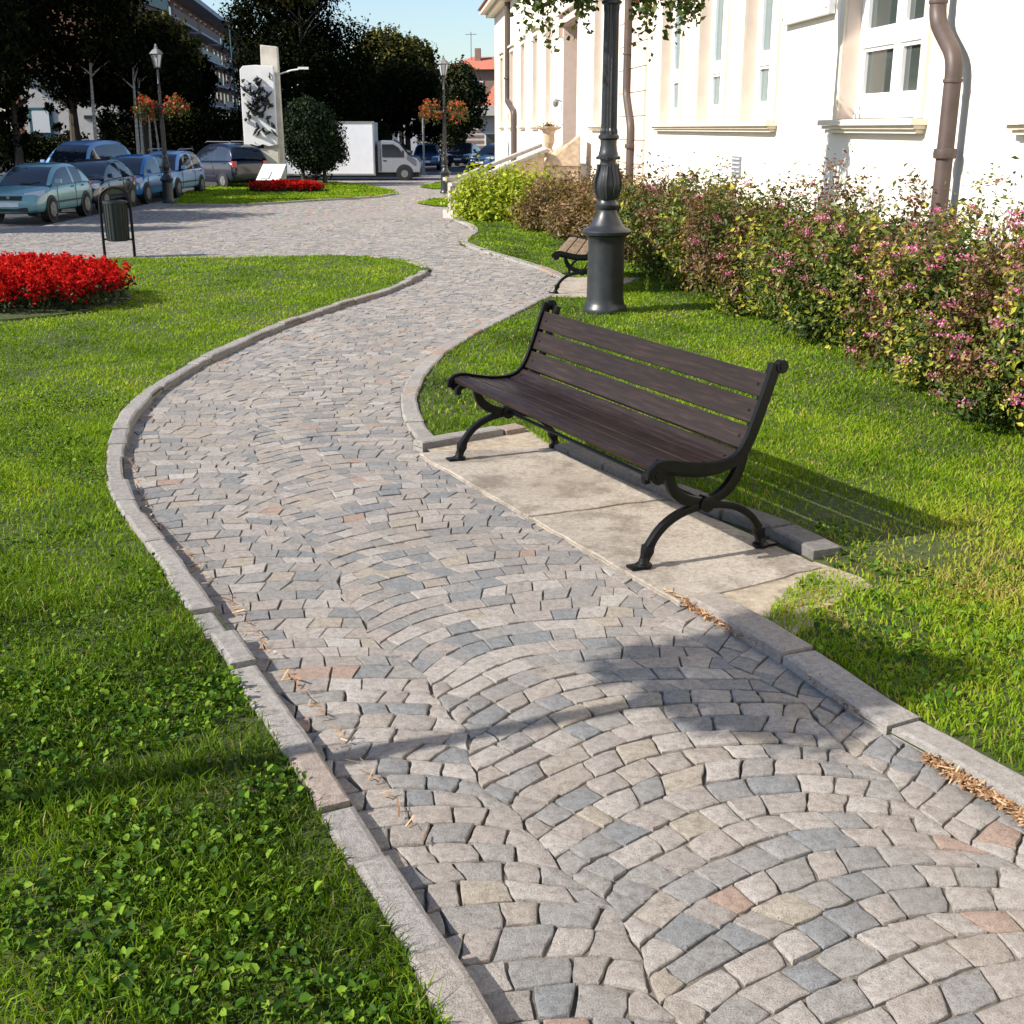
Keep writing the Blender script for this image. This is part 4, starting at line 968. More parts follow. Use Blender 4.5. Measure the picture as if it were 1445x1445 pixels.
C = rng.normal(size=(260, 3)) * (.10, .10, .03) + (0, 0, .60); tag(quads_mesh('plant', leaf_quads(C, .05, .5), M['brownleaf'], ut, rng.random(260)), kind='stuff')

# ------------------------------------------------------------------ young tree just outside the left edge whose shade crosses the path
def trunk_mesh(name, h, r0, limbs, m, parent, lean=(0, 0), crown=(.6, 1.0), spread=.5, start=.5):
    b = MB(); pts = [(lean[0] * t * t * h, lean[1] * t * t * h, h * t) for t in np.linspace(0, 1, 6)]
    b.tube(pts, [r0 * (1.25 if i == 0 else 1 - .11 * i) for i in range(6)], 9)
    for k in range(limbs):
        a = k * 2.4 + random.random(); t0 = start + (1 - start) * random.random(); p0 = Vector((lean[0] * t0 * t0 * h, lean[1] * t0 * t0 * h, h * t0)); L_ = spread * h * random.uniform(.6, 1)
        p1 = p0 + Vector((math.cos(a) * L_ * .5, math.sin(a) * L_ * .5, L_ * .45)); p2 = p0 + Vector((math.cos(a) * L_, math.sin(a) * L_, L_ * .8))
        b.tube([p0, p1, p2], [r0 * .45, r0 * .28, r0 * .1], 6)
    return b.build(name, m, parent, True)
t = thing('young_tree', 'slim young tree on the left lawn whose shade crosses the path', 'tree', (-2.62, 2.15, 0))
trunk_mesh('trunk', 2.65, .062, 6, M['bark'], t, (.02, .03), spread=.10, start=.85)
n = 9000; cl = rng.normal(size=(110, 3)) * (.15, .13, .10) + (.05, .05, 2.74); C = cl[rng.integers(0, 40, n)] + rng.normal(size=(n, 3)) * .05
tag(quads_mesh('crown', leaf_quads(C, .055, .65), M['t_mid'], t, rng.random(n)), kind='stuff')

# ------------------------------------------------------------------ monument, info board, topiary
MG = -.68
mt = thing('monument', 'tall white monument slab with dark bronze relief on the far lawn', 'monument', (ray(371, 52), 52, MG), R(3))
b = MB(); b.hexa([(-.05, .05, 0), (.78, .05, 0), (.78, .55, 0), (-.05, .55, 0)], [(.06, .12, 5.55), (.74, .12, 5.48), (.74, .5, 5.48), (.06, .5, 5.55)]); b.build('pillar', M['pale'], mt, bevel=.03)
b = MB(); b.box((-.08, -.04, .78), (1.40, .42, 1.5)); b.build('pedestal', M['pale'], mt, bevel=.03)
b = MB(); pr = [(-.76, 1.72), (-.62, 1.66), (-.45, 1.70), (-.2, 1.63), (0, 1.70), (.25, 1.62), (.58, 1.68), (.60, 4.72), (-.1, 4.76), (-.62, 4.72), (-.75, 4.58)]
b.hexa([(x, -.34, z) for x, z in pr], [(x, .02, z) for x, z in pr]); b.build('panel', M['marble'], mt, bevel=.02)
b = MB()
for k in range(80):                                              # generic cluster of bronze shards standing off the panel
    x, z = random.gauss(-.05, .30), random.gauss(3.25, .55); x = max(-.62, min(.50, x)); z = max(2.15, min(4.35, z)); a = random.choice((.5, .9, 1.3, 1.9, 2.3)) + random.uniform(-.2, .2); l_ = random.uniform(.12, .38)
    dx_, dz_ = math.cos(a) * l_ / 2, math.sin(a) * l_ / 2; b.tube([(x - dx_, -.36, z - dz_), (x, -.36 - random.uniform(.05, .2), z), (x + dx_, -.36, z + dz_)], [.02, random.uniform(.04, .085), .02], 6)
tag(b.build('bronze_relief', M['bronze'], mt), kind='stuff')
b = MB(); b.tube([(.76, .3, 4.45), (1.25, .2, 4.58), (1.55, .15, 4.62)], .03, 6); b.box((1.75, .13, 4.66), (.42, .16, .09)); b.build('floodlight_arm', M['marble'], mt)
ib = thing('info_board', 'white slanted information board in front of the monument', 'sign', (ray(378, 49.5), 49.5, MG), R(-4))
b = MB(); b.hexa([(-.56, -.18, .38), (.40, -.18, .38), (.40, -.14, .36), (-.56, -.14, .36)], [(-.34, .22, .98), (.58, .22, .98), (.58, .25, .96), (-.34, .25, .96)]); b.build('panel', M['marble'], ib)
b = MB(); b.hexa([(-.42, -.166, .425), (-.06, -.166, .425), (-.06, -.164, .423), (-.42, -.164, .423)], [(-.30, .02, .70), (.05, .02, .70), (.05, .022, .698), (-.30, .022, .698)]); o = b.build('printed_picture', M['print'], ib); o.location = (0, -.008, .012)
for x in (-.3, .35): b = MB(); b.tube([(x, .05, 0), (x, .05, .66)], .03, 6); b.build('leg', M['grey'], ib)

def tree(name, label, c, zg, lobes, n, leaf, m, trunk_h, r0, barkm='bark', clumps=260, shell=.55, group=None, limbs=7, trunks=(0,), sig=.16, cat='tree', lean=0):
    t = thing(name, label, cat, (c[0], c[1], zg), 0, group)
    for x in trunks:
        tr = trunk_mesh('trunk', trunk_h, r0, limbs, M[barkm], t, (lean, 0), spread=.28, start=.7); tr.location.x = x
    vol = np.array([l[3] * l[4] * l[5] for l in lobes]); pk = rng.choice(len(lobes), clumps, p=vol / vol.sum()); Lb = np.array(lobes, float)
    d = unit(rng.normal(size=(clumps, 3))); rr = shell + (1 - shell) * rng.random(clumps) ** .5
    cc = Lb[pk, :3] + d * Lb[pk, 3:6] * rr[:, None]
    k = rng.integers(0, clumps, n); cs = Lb[pk, 3:6].mean(1) * sig
    C = cc[k] + rng.normal(size=(n, 3)) * cs[k][:, None]
    out = unit(C - Lb[pk[k], :3]); rnd = np.clip(rng.random(n) * .6 + .4 * ((k * 131) % 29 / 29.), 0, 1)
    tag(quads_mesh('crown', leaf_quads(C, leaf * (.6 + .8 * rng.random(n)), .55, out, 1.0), M[m], t, rnd), kind='stuff')
    return t
Yt = 54.5; k_ = Yt / 1785
tree('topiary_tree', 'clipped rounded evergreen beside the monument, two stems', (ray(438, Yt), Yt), MG, [(0, 0, 2.05, 1.22, 1.1, 1.05), (-.15, 0, 2.75, .85, .8, .75), (.2, 0, 1.35, 1.15, 1.0, .75)], 30000, .13, 't_top', 1.4, .10, trunks=(-.42, .52), clumps=520, limbs=3)
# ------------------------------------------------------------------ trees
def lob(px, py, rpx, rpy, Y, dz=0, dy=0, ry=None):
    """crown lobe from its place and size in the survey, at distance Y"""
    k = Y / 1785; return (px, py, rpx, rpy, k)
def ptree(name, label, Y, px, lobs, n, leaf, m, th_, r0, **kw):
    k = Y / 1785; zg = float(gz(ray(px, Y), Y)); L_ = []
    for (x, y, rx, ry) in lobs: L_.append(((x - px) * k, random.uniform(-.3, .3) * rx * k, CAM_H + (181 - y) * k - zg, rx * k, rx * k * .9, ry * k))
    return tree(name, label, (ray(px, Y), Y), zg, L_, n, leaf, m, th_, r0, **kw)
TG = 'dark street trees on the left'
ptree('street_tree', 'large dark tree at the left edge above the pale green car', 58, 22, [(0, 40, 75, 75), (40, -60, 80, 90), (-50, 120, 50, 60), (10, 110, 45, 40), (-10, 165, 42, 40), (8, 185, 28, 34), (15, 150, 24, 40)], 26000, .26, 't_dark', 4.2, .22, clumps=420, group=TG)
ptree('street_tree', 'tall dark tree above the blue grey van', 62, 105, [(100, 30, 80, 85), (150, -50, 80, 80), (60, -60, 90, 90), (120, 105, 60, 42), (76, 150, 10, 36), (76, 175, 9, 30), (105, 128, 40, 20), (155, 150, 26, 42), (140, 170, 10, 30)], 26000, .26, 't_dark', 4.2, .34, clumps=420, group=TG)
ptree('street_tree', 'dark tree with sunlit tan upper leaves behind the lamp by the parked cars', 64, 205, [(215, 105, 62, 50), (185, 130, 50, 28), (235, 125, 50, 30)], 15000, .26, 't_dark', 4.2, .18, clumps=300, group=TG)
ptree('sunlit_tree', 'sunlit tan topped tree in front of the brick end wall', 68, 238, [(232, 62, 42, 26), (205, 50, 28, 22), (262, 80, 32, 30), (180, 20, 40, 28)], 9000, .27, 't_lit', 5, .16, clumps=240)
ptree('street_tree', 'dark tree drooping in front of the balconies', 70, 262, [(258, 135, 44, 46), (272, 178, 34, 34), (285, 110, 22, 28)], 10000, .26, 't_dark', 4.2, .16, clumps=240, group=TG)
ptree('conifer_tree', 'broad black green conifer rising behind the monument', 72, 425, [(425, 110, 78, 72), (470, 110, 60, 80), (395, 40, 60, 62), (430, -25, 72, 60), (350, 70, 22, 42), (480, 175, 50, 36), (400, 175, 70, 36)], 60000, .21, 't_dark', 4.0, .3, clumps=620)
ptree('sunlit_tree', 'leaf clump coloured as the sunlit top of the black conifer', 69.5, 430, [(425, 8, 34, 15), (405, -10, 40, 20)], 2600, .22, 't_lit', 8.5, .12, clumps=90)  # separate crown added to colour the conifer top as sunlit
ptree('round_tree', 'sunlit olive topped round tree left of the distant lamp post', 80, 566, [(550, 92, 42, 38), (580, 105, 40, 36), (600, 130, 26, 40)], 15000, .27, 't_lit', 4, .22, clumps=300)
ptree('street_tree', 'dark lower tree above the white truck cab', 77, 575, [(540, 150, 55, 34), (590, 165, 42, 32), (560, 130, 60, 30)], 17000, .27, 't_dark', 3.6, .22, clumps=300)
ptree('bushy_tree', 'green tree between the distant lamp post and the villa', 84, 655, [(650, 130, 24, 34), (668, 150, 18, 34), (640, 165, 26, 34)], 9000, .27, 't_mid', 3, .16, clumps=220)
ptree('small_shrub_tree', 'bright green bush behind the white truck', 74, 541, [(541, 190, 9, 14)], 1500, .2, 't_top', 1.5, .06, clumps=50, limbs=2)
for i, (px, yt, lab) in enumerate(((133, 140, 'pale bare trunk right of the pale house'), (192, 152, 'leftmost of four pale trunks behind the red basket lamp'), (198, 165, 'second pale trunk, close beside the leftmost'), (210, 178, 'third pale trunk, under the red basket'), (222, 182, 'curved pale trunk, right of the other three'))):
    Y = 60 + i * .7; z1 = CAM_H + (181 - yt + 22) * Y / 1785
    t = thing('birch_tree', lab, 'tree', (ray(px, Y), Y, MG), 0, 'pale trunked trees by the street')
    trunk_mesh('trunk', z1 - MG + 1.0, .11 - .012 * i, 4, M['palebark'], t, (.02 if i < 4 else -.06, 0), spread=.2, start=.8)
    n = 900; cl = rng.normal(size=(24, 3)) * (.8, .7, .5) + (0, 0, z1 - MG + 1.3); C = cl[rng.integers(0, 24, n)] + rng.normal(size=(n, 3)) * .2
    tag(quads_mesh('crown', leaf_quads(C, .24, .55), M['t_dark'], t, rng.random(n)), kind='stuff')
for c, lab in (((-18.2, 25.5), 'dark plane tree left of the plaza, nearest of its row'), ((-18.4, 31.5), 'dark plane tree standing left of the pale green car'), ((-18.6, 37.5), 'dark plane tree standing left of the blue small car'), ((-19.0, 43.5), 'dark plane tree farthest along the row left of the parked cars')):
    tree('plane_tree', lab, c, MG, [(0, 0, 5.9, 2.3, 2.5, 1.7), (.3, .8, 5.2, 2.0, 2.0, 1.3), (-.4, -.8, 6.6, 1.9, 1.9, 1.4)], 9000, .26, 't_dark', 4.4, .2, clumps=230, group='plane trees along the near side of the street')
# dark hedges behind the cars, added to stand for black shade between trunks
def hedge_row(label, x0, x1, Y, h, n):
    t = thing('dark_backdrop_hedge', label, 'hedge', ((x0 + x1) / 2, Y, MG)); w_ = x1 - x0
    C = np.stack([rng.uniform(-w_ / 2, w_ / 2, n), rng.normal(size=n) * .45, h * rng.random(n) ** .7 * (1 + .12 * np.sin(np.arange(n)))], -1); C[:, 2] += .12 * np.sin(C[:, 0] * 3)
    tag(quads_mesh('foliage', leaf_quads(C, .2, .55), M['t_dark'], t, rng.random(n)), kind='stuff'); return t
hedge_row('dark hedge added for the shade behind the parked cars on the left', ray(-60, 66), ray(118, 66), 66, 1.9, 9000)
hedge_row('dark hedge added for the shade under the street trees behind the lamp by the cars', ray(140, 68), ray(340, 68), 68, 2.9, 14000)
hedge_row('dark hedge behind the white truck and the distant lamp post', ray(560, 96), ray(655, 96), 96, 4.6, 9000)

# ------------------------------------------------------------------ far buildings
ap = thing('apartment_block', 'brick apartment block with white balcony slabs behind the street trees', 'building', (-41.8 + .117 * 22, 143, -1.6), math.atan2(1, -.117))
LEN, HT = 120, 18.2
b = MB(); b.box((LEN / 2, 8, HT / 2), (LEN, 16, HT)); b.build('wall', M['brick'], ap)
b = MB(); b.box((LEN / 2, 7.0, HT + .3), (LEN + 1.5, 18.5, .6)); b.build('roof', M['slabgrey'], ap)
for fl_ in range(1, 6):
    z = HT - fl_ * 3.0
    for s0 in range(5):
        b = MB(); x = 13 + s0 * 24 ; b.box((x, -.82, z), (21, 1.6, .28)); bal = b.build('balcony', M['slabgrey'], ap)
        b = MB(); b.box((x, -1.55, z + .62), (21, .06, .85)); b.build('railing', M['brownwall'] if (fl_ + s0) % 3 else M['teal'], bal)
        for q in range(4):
            b = MB(); b.box((x - 8 + q * 5.2, -.04, z + 1.35), (1.9, .08, 2.2)); f = b.build('window', M['white'], ap)
            b = MB(); b.box((x - 8 + q * 5.2, -.09, z + 1.35), (1.6, .04, 1.9)); b.build('pane', M['glass'], f)
b = MB(); b.box((-.06, 5.2, HT - 2.4), (.1, 1.8, 3.0)); f = b.build('window', M['white'], ap); b = MB(); b.box((-.13, 5.6, HT - 2.2), (.05, .7, 2.4)); b.build('pane', M['glass'], f)
tb = thing('teal_roofed_block', 'block with dark teal eave peeping out above the left trees', 'building', (ray(186, 120), 121, -1))
b = MB(); b.box((0, 4, 6.9), (2.6, 8, 13.8)); b.build('wall', M['brownwall'], tb); b = MB(); b.box((0, 4, 14.4), (3.2, 10, 1.2)); b.build('roof', M['teal'], tb)
hs = thing('pale_house', 'pale rendered house glimpsed between the dark trunks on the left', 'building', (ray(90, 84), 86, MG), R(8))
k84 = 84 / 1785
b = MB(); b.box((0, 2, 2.9), (6.2, 5, 5.8)); b.build('wall', M['paleb'], hs); b = MB(); b.box((0, 2, 6.0), (7, 6, .35)); b.build('roof', M['brownwall'], hs)
b = MB(); b.box((-2.0, -.55, 2.7), (1.5, .06, 1.9)); f = b.build('window', M['teal'], hs); b = MB(); b.box((-2.0, -.6, 2.75), (1.1, .04, 1.4)); b.build('pane', M['lens'], f)
b = MB(); b.box((1.2, -.60, 1.0), (3.4, .1, .7)); b.build('garage_door', M['black'], hs)
b = MB(); b.box((1.2, -.54, 3.05), (.8, .06, .22)); b.build('vent', M['black'], hs)
rh = thing('red_roofed_house', 'brown house with red tiled roof beside the far end of the villa', 'building', (ray(688, 110), 112, MG), R(-4))
b = MB(); b.box((0, 3, 3.6), (6.6, 7, 7.2)); b.build('wall', M['brownwall'], rh); b = MB(); b.hexa([(-3.8, -1, 7.2), (3.8, -1, 7.2), (3.8, 7, 7.2), (-3.8, 7, 7.2)], [(-1.6, 2.5, 8.4), (3.8, 2.5, 8.4), (3.8, 3.2, 8.4), (-1.6, 3.2, 8.4)]); rf = b.build('roof', M['roof'], rh)
b = MB(); b.box((-1.0, 1.6, 8.5), (.5, .5, 1.1)); b.build('chimney', M['brownwall'], rf); b = MB(); b.tube([(-1.6, 1.6, 7.6), (-1.6, 1.6, 10.4)], .04, 5); b.tube([(-2.1, 1.6, 10.2), (-1.1, 1.6, 10.2)], .03, 5); b.build('aerial', M['grey'], rf)
b = MB(); b.box((-.8, -.53, 5.6), (.9, .08, 1.3)); f = b.build('window', M['pale'], rh); b = MB(); b.box((-.8, -.58, 5.6), (.7, .04, 1.1)); b.build('pane', M['glass'], f)
b = MB(); b.box((-.8, -.6, 4.7), (1.6, .5, .15)); b.build('balcony', M['pale'], rh)
lh = thing('low_building', 'low flat roofed building with striped wall left of the villa', 'building', (ray(680, 92), 93, MG), R(0))
b = MB(); b.box((0, 2, 1.6), (2.6, 4, 3.2))
b.build('wall', M['paleb'], lh)
for k in range(5): b = MB(); b.box((-.55, -.012, 1.0 + k * .38), (1.3, .03, .17)); b.build('stripe', M['brownwall'], lh)
b = MB(); b.box((.65, -.03, 1.55), (.9, .06, .9)); f = b.build('window', M['white'], lh); b = MB(); b.box((.65, -.08, 1.55), (.75, .04, .75)); b.build('pane', M['glass'], f)
b = MB(); b.box((.1, 1.6, 3.55), (3.2, 5.2, .68)); b.build('flat_roof', M['paleb'], lh)
b = MB(); b.hexa([(-.2, 0, 3.9), (3, 0, 3.9), (3, 4, 3.9), (-.2, 4, 3.9)], [(1.0, 1.6, 5.6), (3, 1.6, 5.6), (3, 2.2, 5.6), (1.0, 2.2, 5.6)]); b.build('roof', M['roof'], lh)
b = MB(); b.tube([(-.45, .8, 3.8), (-.45, .8, 5.2)], .22, 12); b.lathe([(.22, 5.2), (.34, 5.25), (.34, 5.5), (.15, 5.7)], 12, (-.45, .8, 0)); b.build('chimney', M['grey'], lh, True)
gw = thing('garden_wall', 'pale low wall behind the distant dark blue cars', 'wall', (ray(635, 98), 98, MG))
b = MB(); b.box((0, 0, .8), (7.5, .3, 1.6)); b.build('wall_body', M['paleb'], gw)
gp = thing('gate_pillar', 'grey concrete gate pillar behind the white truck cab', 'pillar', (ray(575, 92), 92, MG))
b = MB(); b.box((0, 0, 1.7), (1.4, .5, 3.4)); b.box((0, 0, 3.45), (1.55, .6, .12)); b.build('pillar_shaft', M['slabgrey'], gp, bevel=.03)
po = thing('slim_pole', 'thin grey pole left of the distant lamp post', 'pole', (ray(597, 66), 66, MG)); b = MB(); b.tube([(0, 0, 0), (0, 0, 3.3)], .055, 8); b.lathe([(.14, 0), (.14, .05), (.06, .12)], 10); b.build('shaft', M['grey'], po, True)
sc_ = thing('scaffold_mast', 'thin green scaffold mast left of the monument', 'pole', (ray(336, 70), 70, MG))
b = MB(); b.tube([(0, 0, 0), (-.1, 0, 7.4)], .05, 8); b.tube([(.34, 0, 0), (.28, 0, 4.2)], .035, 6); b.build('mast', M['teal'], sc_, True)
for z in (1.6, 2.6, 3.9, 5.2):
    b = MB(); b.tube([(-.25, 0, z), (.5, 0, z)], .025, 5); b.build('crossbar', M['teal'], sc_)

# ------------------------------------------------------------------ vehicles
def paint(name, col, rough=.25): return mat(name, col, rough, .06, 3, 0, spec=.5, coat=.7)
HB = dict(L=3.75, W=1.64, H=1.44, hood=.88, belt=.92, A=1.0, B=.20, C=-1.35, D=-1.72, tail=.92)
def make_car(name, label, front, heading, P_, col, cat='car', group='cars parked along the street', zg=MG, roofrails=False, extra=None):
    """front = where the middle of the front bumper stands, heading = the way it points"""
    L, W, H = P_['L'], P_['W'], P_['H']; hx = L / 2
    h = Vector((math.cos(heading), math.sin(heading)))
    t = thing(name, label, cat, (front[0] - h.x * hx, front[1] - h.y * hx, zg), heading, group)
    pm = paint('paint ' + label[:18], col); hw = W / 2
    st_ = [(hx + .035, .28, .54, .86), (hx - .04, .22, .66, .90), (hx - .22, .19, .74, .97), (hx - .55, .18, P_['hood'] - .06, 1.0), (P_['A'] + .05, .18, P_['hood'] + .01, 1.0), (P_['B'], .18, P_['belt'] + .01, 1.0), (P_['C'], .18, P_['belt'] + .03, 1.0), (-hx + .25, .20, P_['tail'] + .02, .985), (-hx + .04, .26, P_['tail'] - .05, .96), (-hx - .03, .32, P_['tail'] - .20, .90)]
    V = []; 
    for x, z0, z1, k in st_:
        w_ = hw * k; V += [(x, -w_ * .86, z0), (x, -w_ * .97, z0 + .12), (x, -w_, (z0 + z1) * .5), (x, -w_ * .975, z1 - .07), (x, -w_ * .86, z1), (x, -w_ * .4, z1 + .02), (x, w_ * .4, z1 + .02), (x, w_ * .86, z1), (x, w_ * .975, z1 - .07), (x, w_, (z0 + z1) * .5), (x, w_ * .97, z0 + .12), (x, w_ * .86, z0)]
    n, k = len(st_), 12; F = [(i * k + j, i * k + (j + 1) % k, (i + 1) * k + (j + 1) % k, (i + 1) * k + j) for i in range(n - 1) for j in range(k)] + [tuple(range(k)), tuple((n - 1) * k + j for j in range(k))[::-1]]
    b = MB(); b.add(V, F); bo = b.build('body', pm, t, True); sub = bo.modifiers.new('round', 'SUBSURF'); sub.levels = 2; sub.render_levels = 2
    A, B, C_, D = P_['A'], P_['B'], P_['C'], P_['D']; wb, wt = hw * .93, hw * .70; bz = P_['belt']
    prof = Line(chaikin([(A + .02, P_['hood'] + .01), (B + .06, H - .07), ((B + C_) / 2, H + .015), (C_ - .02, H - .075), (D - .02, P_['tail'] + .02)], 3))
    xs = np.sort(np.unique(np.concatenate([np.linspace(A, D, 23), [B - .02, C_ + .14]])))[::-1]
    zr = np.interp(-xs, -prof.p[:, 0], prof.p[:, 1]); nx = len(xs); V = []
    for x, z in zip(xs, zr):
        zb = np.interp(-x, [-A, -B, -C_, -D], [P_['hood'] - .04, bz - .03, bz, P_['tail'] - .03]); f_ = max(0, min(1, (z - zb) / (H - bz)))
        w_ = wb + (wt - wb) * f_; half = []
        for s_ in (0, .3, .6, .84): half.append((wb + (w_ - wb) * s_ ** 1.25, zb + (z - zb) * s_ * .97))
        for a_ in (.0, .35, .7): half.append((w_ * (.985 - .09 * a_ * 2), z - (z - zb) * .10 * (1 - a_) ** 2 - .008))
        half += [(w_ * .5, z + .004 - .004), (0, z + .006)]
        V += [(x, -y, zz_) for y, zz_ in half] + [(x, y, zz_) for y, zz_ in half[-2::-1]]
    k = 17; fg, fp = [], []
    bp = (B + C_) / 2 + .02
    for i in range(nx - 1):
        xm = (xs[i] + xs[i + 1]) / 2
        for j in range(k - 1):
            jj = min(j, k - 2 - j); f = (i * k + j, i * k + j + 1, (i + 1) * k + j + 1, (i + 1) * k + j)
            side = jj <= 2
            if side: paint_ = (xm < C_ + .12) or abs(xm - bp) < .045
            elif jj <= 5: paint_ = True
            else: paint_ = B - .04 > xm > C_ + .02
            (fp if paint_ else fg).append(f)
    b = MB(); b.add(V, fg); gl = b.build('windows', M['carglass'], t, True)
    b = MB(); b.add(V, fp); b.build('roof', pm, t, True)
    for s in (-1, 1):
        b = MB(); b.box((A - .22, s * (hw + .07), bz + .07), (.12, .17, .13)); b.build('wing_mirror', pm, t, bevel=.03)
        for x in (P_.get('wf', hx - .72), -hx + .66):
            b = MB(); b.tube([(x, s * (hw - .22), .31), (x, s * (hw + .006), .31)], .355, 20); b.build('wheel_arch', M['black'], t)
            b = MB(); b.tube([(x, s * (hw - .20), .30), (x, s * (hw + .008), .30), (x, s * (hw + .022), .30)], [.30, .30, .275], 22); wh = b.build('wheel', M['tyre'], t, True)
            b = MB(); b.tube([(x, s * (hw - .02), .30), (x, s * (hw + .025), .30)], .19, 18)
            for q in range(5):
                a_ = q * 1.257; b.strip([(x, s * (hw + .028), .30), (x + .19 * math.cos(a_), s * (hw + .026), .30 + .19 * math.sin(a_))], (-math.sin(a_), 0, math.cos(a_)), .028, .008)
            b.build('rim', M['rim'], wh)
        b = MB(); q = [(hx - .10, s * hw * .42, .60), (hx - .17, s * hw * .86, .62), (hx - .36, s * hw * .99, .68), (hx - .42, s * hw * .97, .80), (hx - .24, s * hw * .80, .775), (hx - .14, s * hw * .45, .715)]
        b.hexa([(x - .05, y * .95, z - .01) for x, y, z in q], [(x + .035, y * 1.012, z + .012) for x, y, z in q]); b.build('headlight', M['lens'], t, True)
        b = MB(); b.box((-hx + .06, s * hw * .80, P_['tail'] - .16), (.16, .2, .26)); b.build('tail_light', M['redlens'], t, bevel=.03)
        b = MB(); b.box(((B + C_) / 2 + .22, s * (hw * .978 + .006), bz - .10), (.16, .02, .03)); b.box((C_ + .25, s * (hw * .978 + .006), bz - .10), (.16, .02, .03)); b.build('door_handle', M['black'], t, bevel=.006)
        b = MB()
        for x in (A - .28, (B + C_) / 2 + .02): b.box((x, s * (hw * .985 + .006), .58), (.010, .012, .62))
        b.box((0, s * (hw + .003), .47), (L * .46, .012, .05)); b.build('door_seam', M['black'], t)
    b = MB(); b.box((hx - .03, 0, .60), (.10, hw * .82, .13)); b.build('grille', M['black'], t, bevel=.015)
    b = MB(); b.box((hx - .005, 0, .33), (.06, hw * 1.15, .11)); b.build('lower_intake', M['black'], t, bevel=.015)
    b = MB(); b.box((hx + .03, 0, .45), (.02, .5, .11)); b.build('number_plate', M['plate'], t, bevel=.003)
    b = MB(); b.tube([(hx + .025, 0, .635), (hx + .04, 0, .635)], .045, 12); b.build('badge', M['rim'], t)
    b = MB(); b.strip([(A + .02, -.05, P_['hood'] + .035), (A - .10, .45, P_['hood'] + .09)], (0, 0, 1), .010, .008); b.strip([(A + .02, .40, P_['hood'] + .035), (A - .08, -.05, P_['hood'] + .085)], (0, 0, 1), .010, .008); b.build('wiper', M['black'], t)
    if roofrails:
        for s in (-1, 1): b = MB(); b.tube([(B - .1, s * wt * .92, H + .0), (B - .2, s * wt * .92, H + .05), (C_ + .2, s * wt * .92, H + .05), (C_ + .1, s * wt * .92, H - .02)], .018, 6); b.build('roof_rail', M['rim'], t)
    return t
CS = dict(HB)
down = R(-90)
def front_at(px_left_corner, Y, W): return (ray(px_left_corner, Y) - W / 2, Y)
make_car('hatchback_car', 'pale green silver hatchback at the left edge, nearest of the parked row', front_at(46, 32.0, 1.66), down + R(-2), dict(HB, L=3.8, W=1.66), (.20, .40, .42))
make_car('hatchback_car', 'black hatchback parked directly behind the pale green one', front_at(127, 36.1, 1.64), down + R(-2), dict(HB, L=3.7), (.014, .016, .022))
make_car('small_car', 'blue small car, third in the parked row behind the litter bin', front_at(190, 40.2, 1.62), down + R(-3), dict(HB, L=3.55, W=1.62, H=1.5, B=.35, A=1.15, C=-1.3), (.03, .17, .44))
make_car('estate_car', 'pale blue estate with roof rails behind the lamp post, last in the parked row', front_at(236, 44.0, 1.7), down + R(-3), dict(HB, L=4.2, W=1.72, H=1.55, C=-1.75, D=-2.0, A=1.05, B=.3), (.26, .43, .70), roofrails=True)
make_car('blue_van', 'blue grey van with a high roof behind the front two cars', (ray(70, 44), 44), down + R(-8), dict(HB, L=4.5, W=1.85, H=1.92, hood=1.08, belt=1.12, A=1.35, B=.62, C=-2.1, D=-2.2, tail=1.3), (.18, .34, .60), cat='van', group=None)
make_car('offroad_car', 'dark navy off road car seen from behind left of the monument', (ray(272, 54.0), 54.0), R(90 + 44), dict(HB, L=4.3, W=1.8, H=1.76, hood=1.05, belt=1.08, A=1.0, B=.3, C=-1.85, D=-2.1, tail=1.1), (.010, .013, .032), group=None, roofrails=True)
make_car('saloon_car', 'dark teal saloon tail partly hidden by the monument', (ray(330, 58.5), 58.5), R(90 + 30), dict(HB, L=4.3, W=1.7, H=1.4, C=-1.0, D=-1.6), (.015, .07, .085), group=None)
make_car('small_car', 'blue car with bright headlights between the truck and the distant lamp', (ray(600, 74), 74), R(-88), dict(HB, L=3.6), (.025, .07, .17), group='distant cars left of the villa')
make_car('hatchback_car', 'dark navy car just right of the distant lamp post', (ray(645, 80), 80), R(-100), dict(HB), (.012, .018, .04), group='distant cars left of the villa')
make_car('estate_car', 'dark blue car at the left corner of the villa', (ray(676, 72), 72), R(-115), dict(HB, L=4.2, C=-1.7, D=-1.95, H=1.5), (.025, .07, .16), group='distant cars left of the villa')
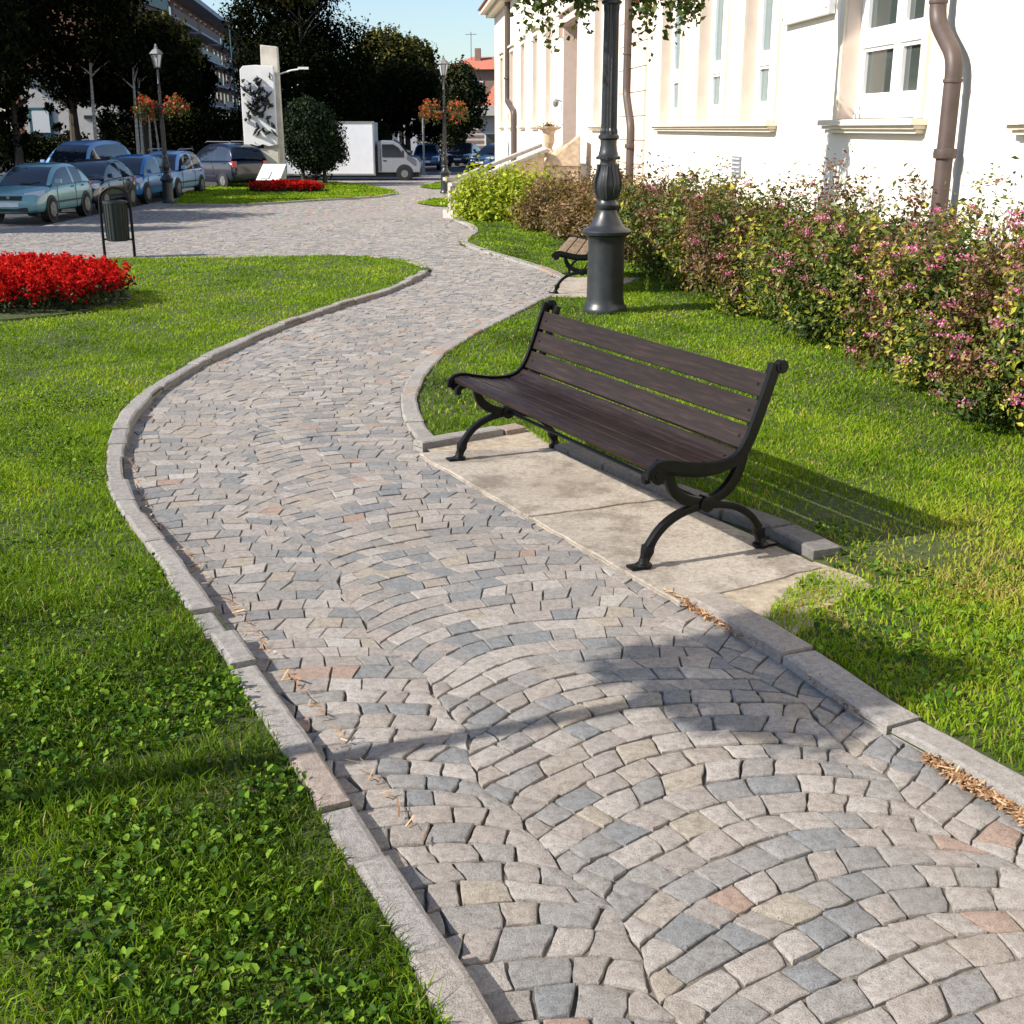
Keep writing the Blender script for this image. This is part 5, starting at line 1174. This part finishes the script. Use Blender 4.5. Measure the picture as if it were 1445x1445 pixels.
# box truck, side on, facing right
TY = 58.5; tk = thing('box_truck', 'white box truck parked side on behind the topiary tree', 'truck', (ray(528, TY), TY, MG))
wp = paint('truck white', (.74, .76, .80), .4)
b = MB(); b.box((-2.15, 1.0, 1.42), (4.2, 2.0, 2.34)); b.build('cargo_box', wp, tk, bevel=.03)
b = MB()
for x in (-4.25, -.05): b.box((x, -.012, 1.42), (.08, .03, 2.38))
b.box((-2.15, -.012, 2.60), (4.3, .04, .07)); b.box((-2.15, -.012, .27), (4.3, .04, .08)); b.build('box_edge_trim', M['grey'], tk)
pr = [(.10, .35), (.10, 1.72), (.30, 1.80), (.85, 1.78), (1.15, 1.62), (1.55, 1.12), (1.95, .98), (2.08, .78), (2.10, .36)]
b = MB(); b.hexa([(x, .08, z) for x, z in pr], [(x, 1.9, z) for x, z in pr]); b.build('cab', paint('truck grey', (.24, .25, .28), .35), tk, bevel=.04)
pr = [(.32, 1.05), (.32, 1.62), (.85, 1.62), (1.08, 1.48), (1.34, 1.05)]; b = MB(); b.hexa([(x, .06, z) for x, z in pr], [(x, .074, z) for x, z in pr]); b.build('side_window', M['carglass'], tk)
b = MB(); b.hexa([(1.17, .2, 1.63), (1.57, .2, 1.14), (1.57, 1.8, 1.14), (1.17, 1.8, 1.63)], [(1.20, .2, 1.655), (1.60, .2, 1.165), (1.60, 1.8, 1.165), (1.20, 1.8, 1.655)]); b.build('windscreen', M['carglass'], tk)
b = MB(); b.box((.02, 1.0, .9), (.12, 1.6, 1.2)); b.build('chassis_gap', M['black'], tk)
b = MB(); b.box((-1.1, 1.0, .22), (6.2, 1.4, .16)); b.build('chassis', M['black'], tk)
for x in (-3.1, 1.35):
    for y in (.07, 1.75):
        y -= .03; b = MB(); b.tube([(x, y, .30), (x, y + .2, .30)], .31, 18); wh = b.build('wheel', M['tyre'], tk, True)
        b = MB(); b.tube([(x, y - .012, .30), (x, y + .21, .30)], .17, 14); b.build('rim', M['rim'], wh, True)
b = MB(); b.tube([(1.35, .070, .33), (1.35, .3, .33)], .40, 18); b.build('wheel_arch', M['black'], tk)
b = MB(); b.box((2.02, .3, .72), (.16, .34, .16)); b.build('headlight', M['lens'], tk, bevel=.03)
b = MB(); b.box((2.12, 1, .45), (.10, 1.9, .2)); b.build('bumper', M['black'], tk, bevel=.03)
b = MB(); b.box((1.30, -.06, 1.22), (.10, .14, .26)); b.build('wing_mirror', M['black'], tk, bevel=.02)
b = MB(); b.box((.42, .066, .90), (.14, .02, .035)); b.box((.24, .07, .95), (.012, .016, .95)); b.build('door_handle', M['black'], tk)
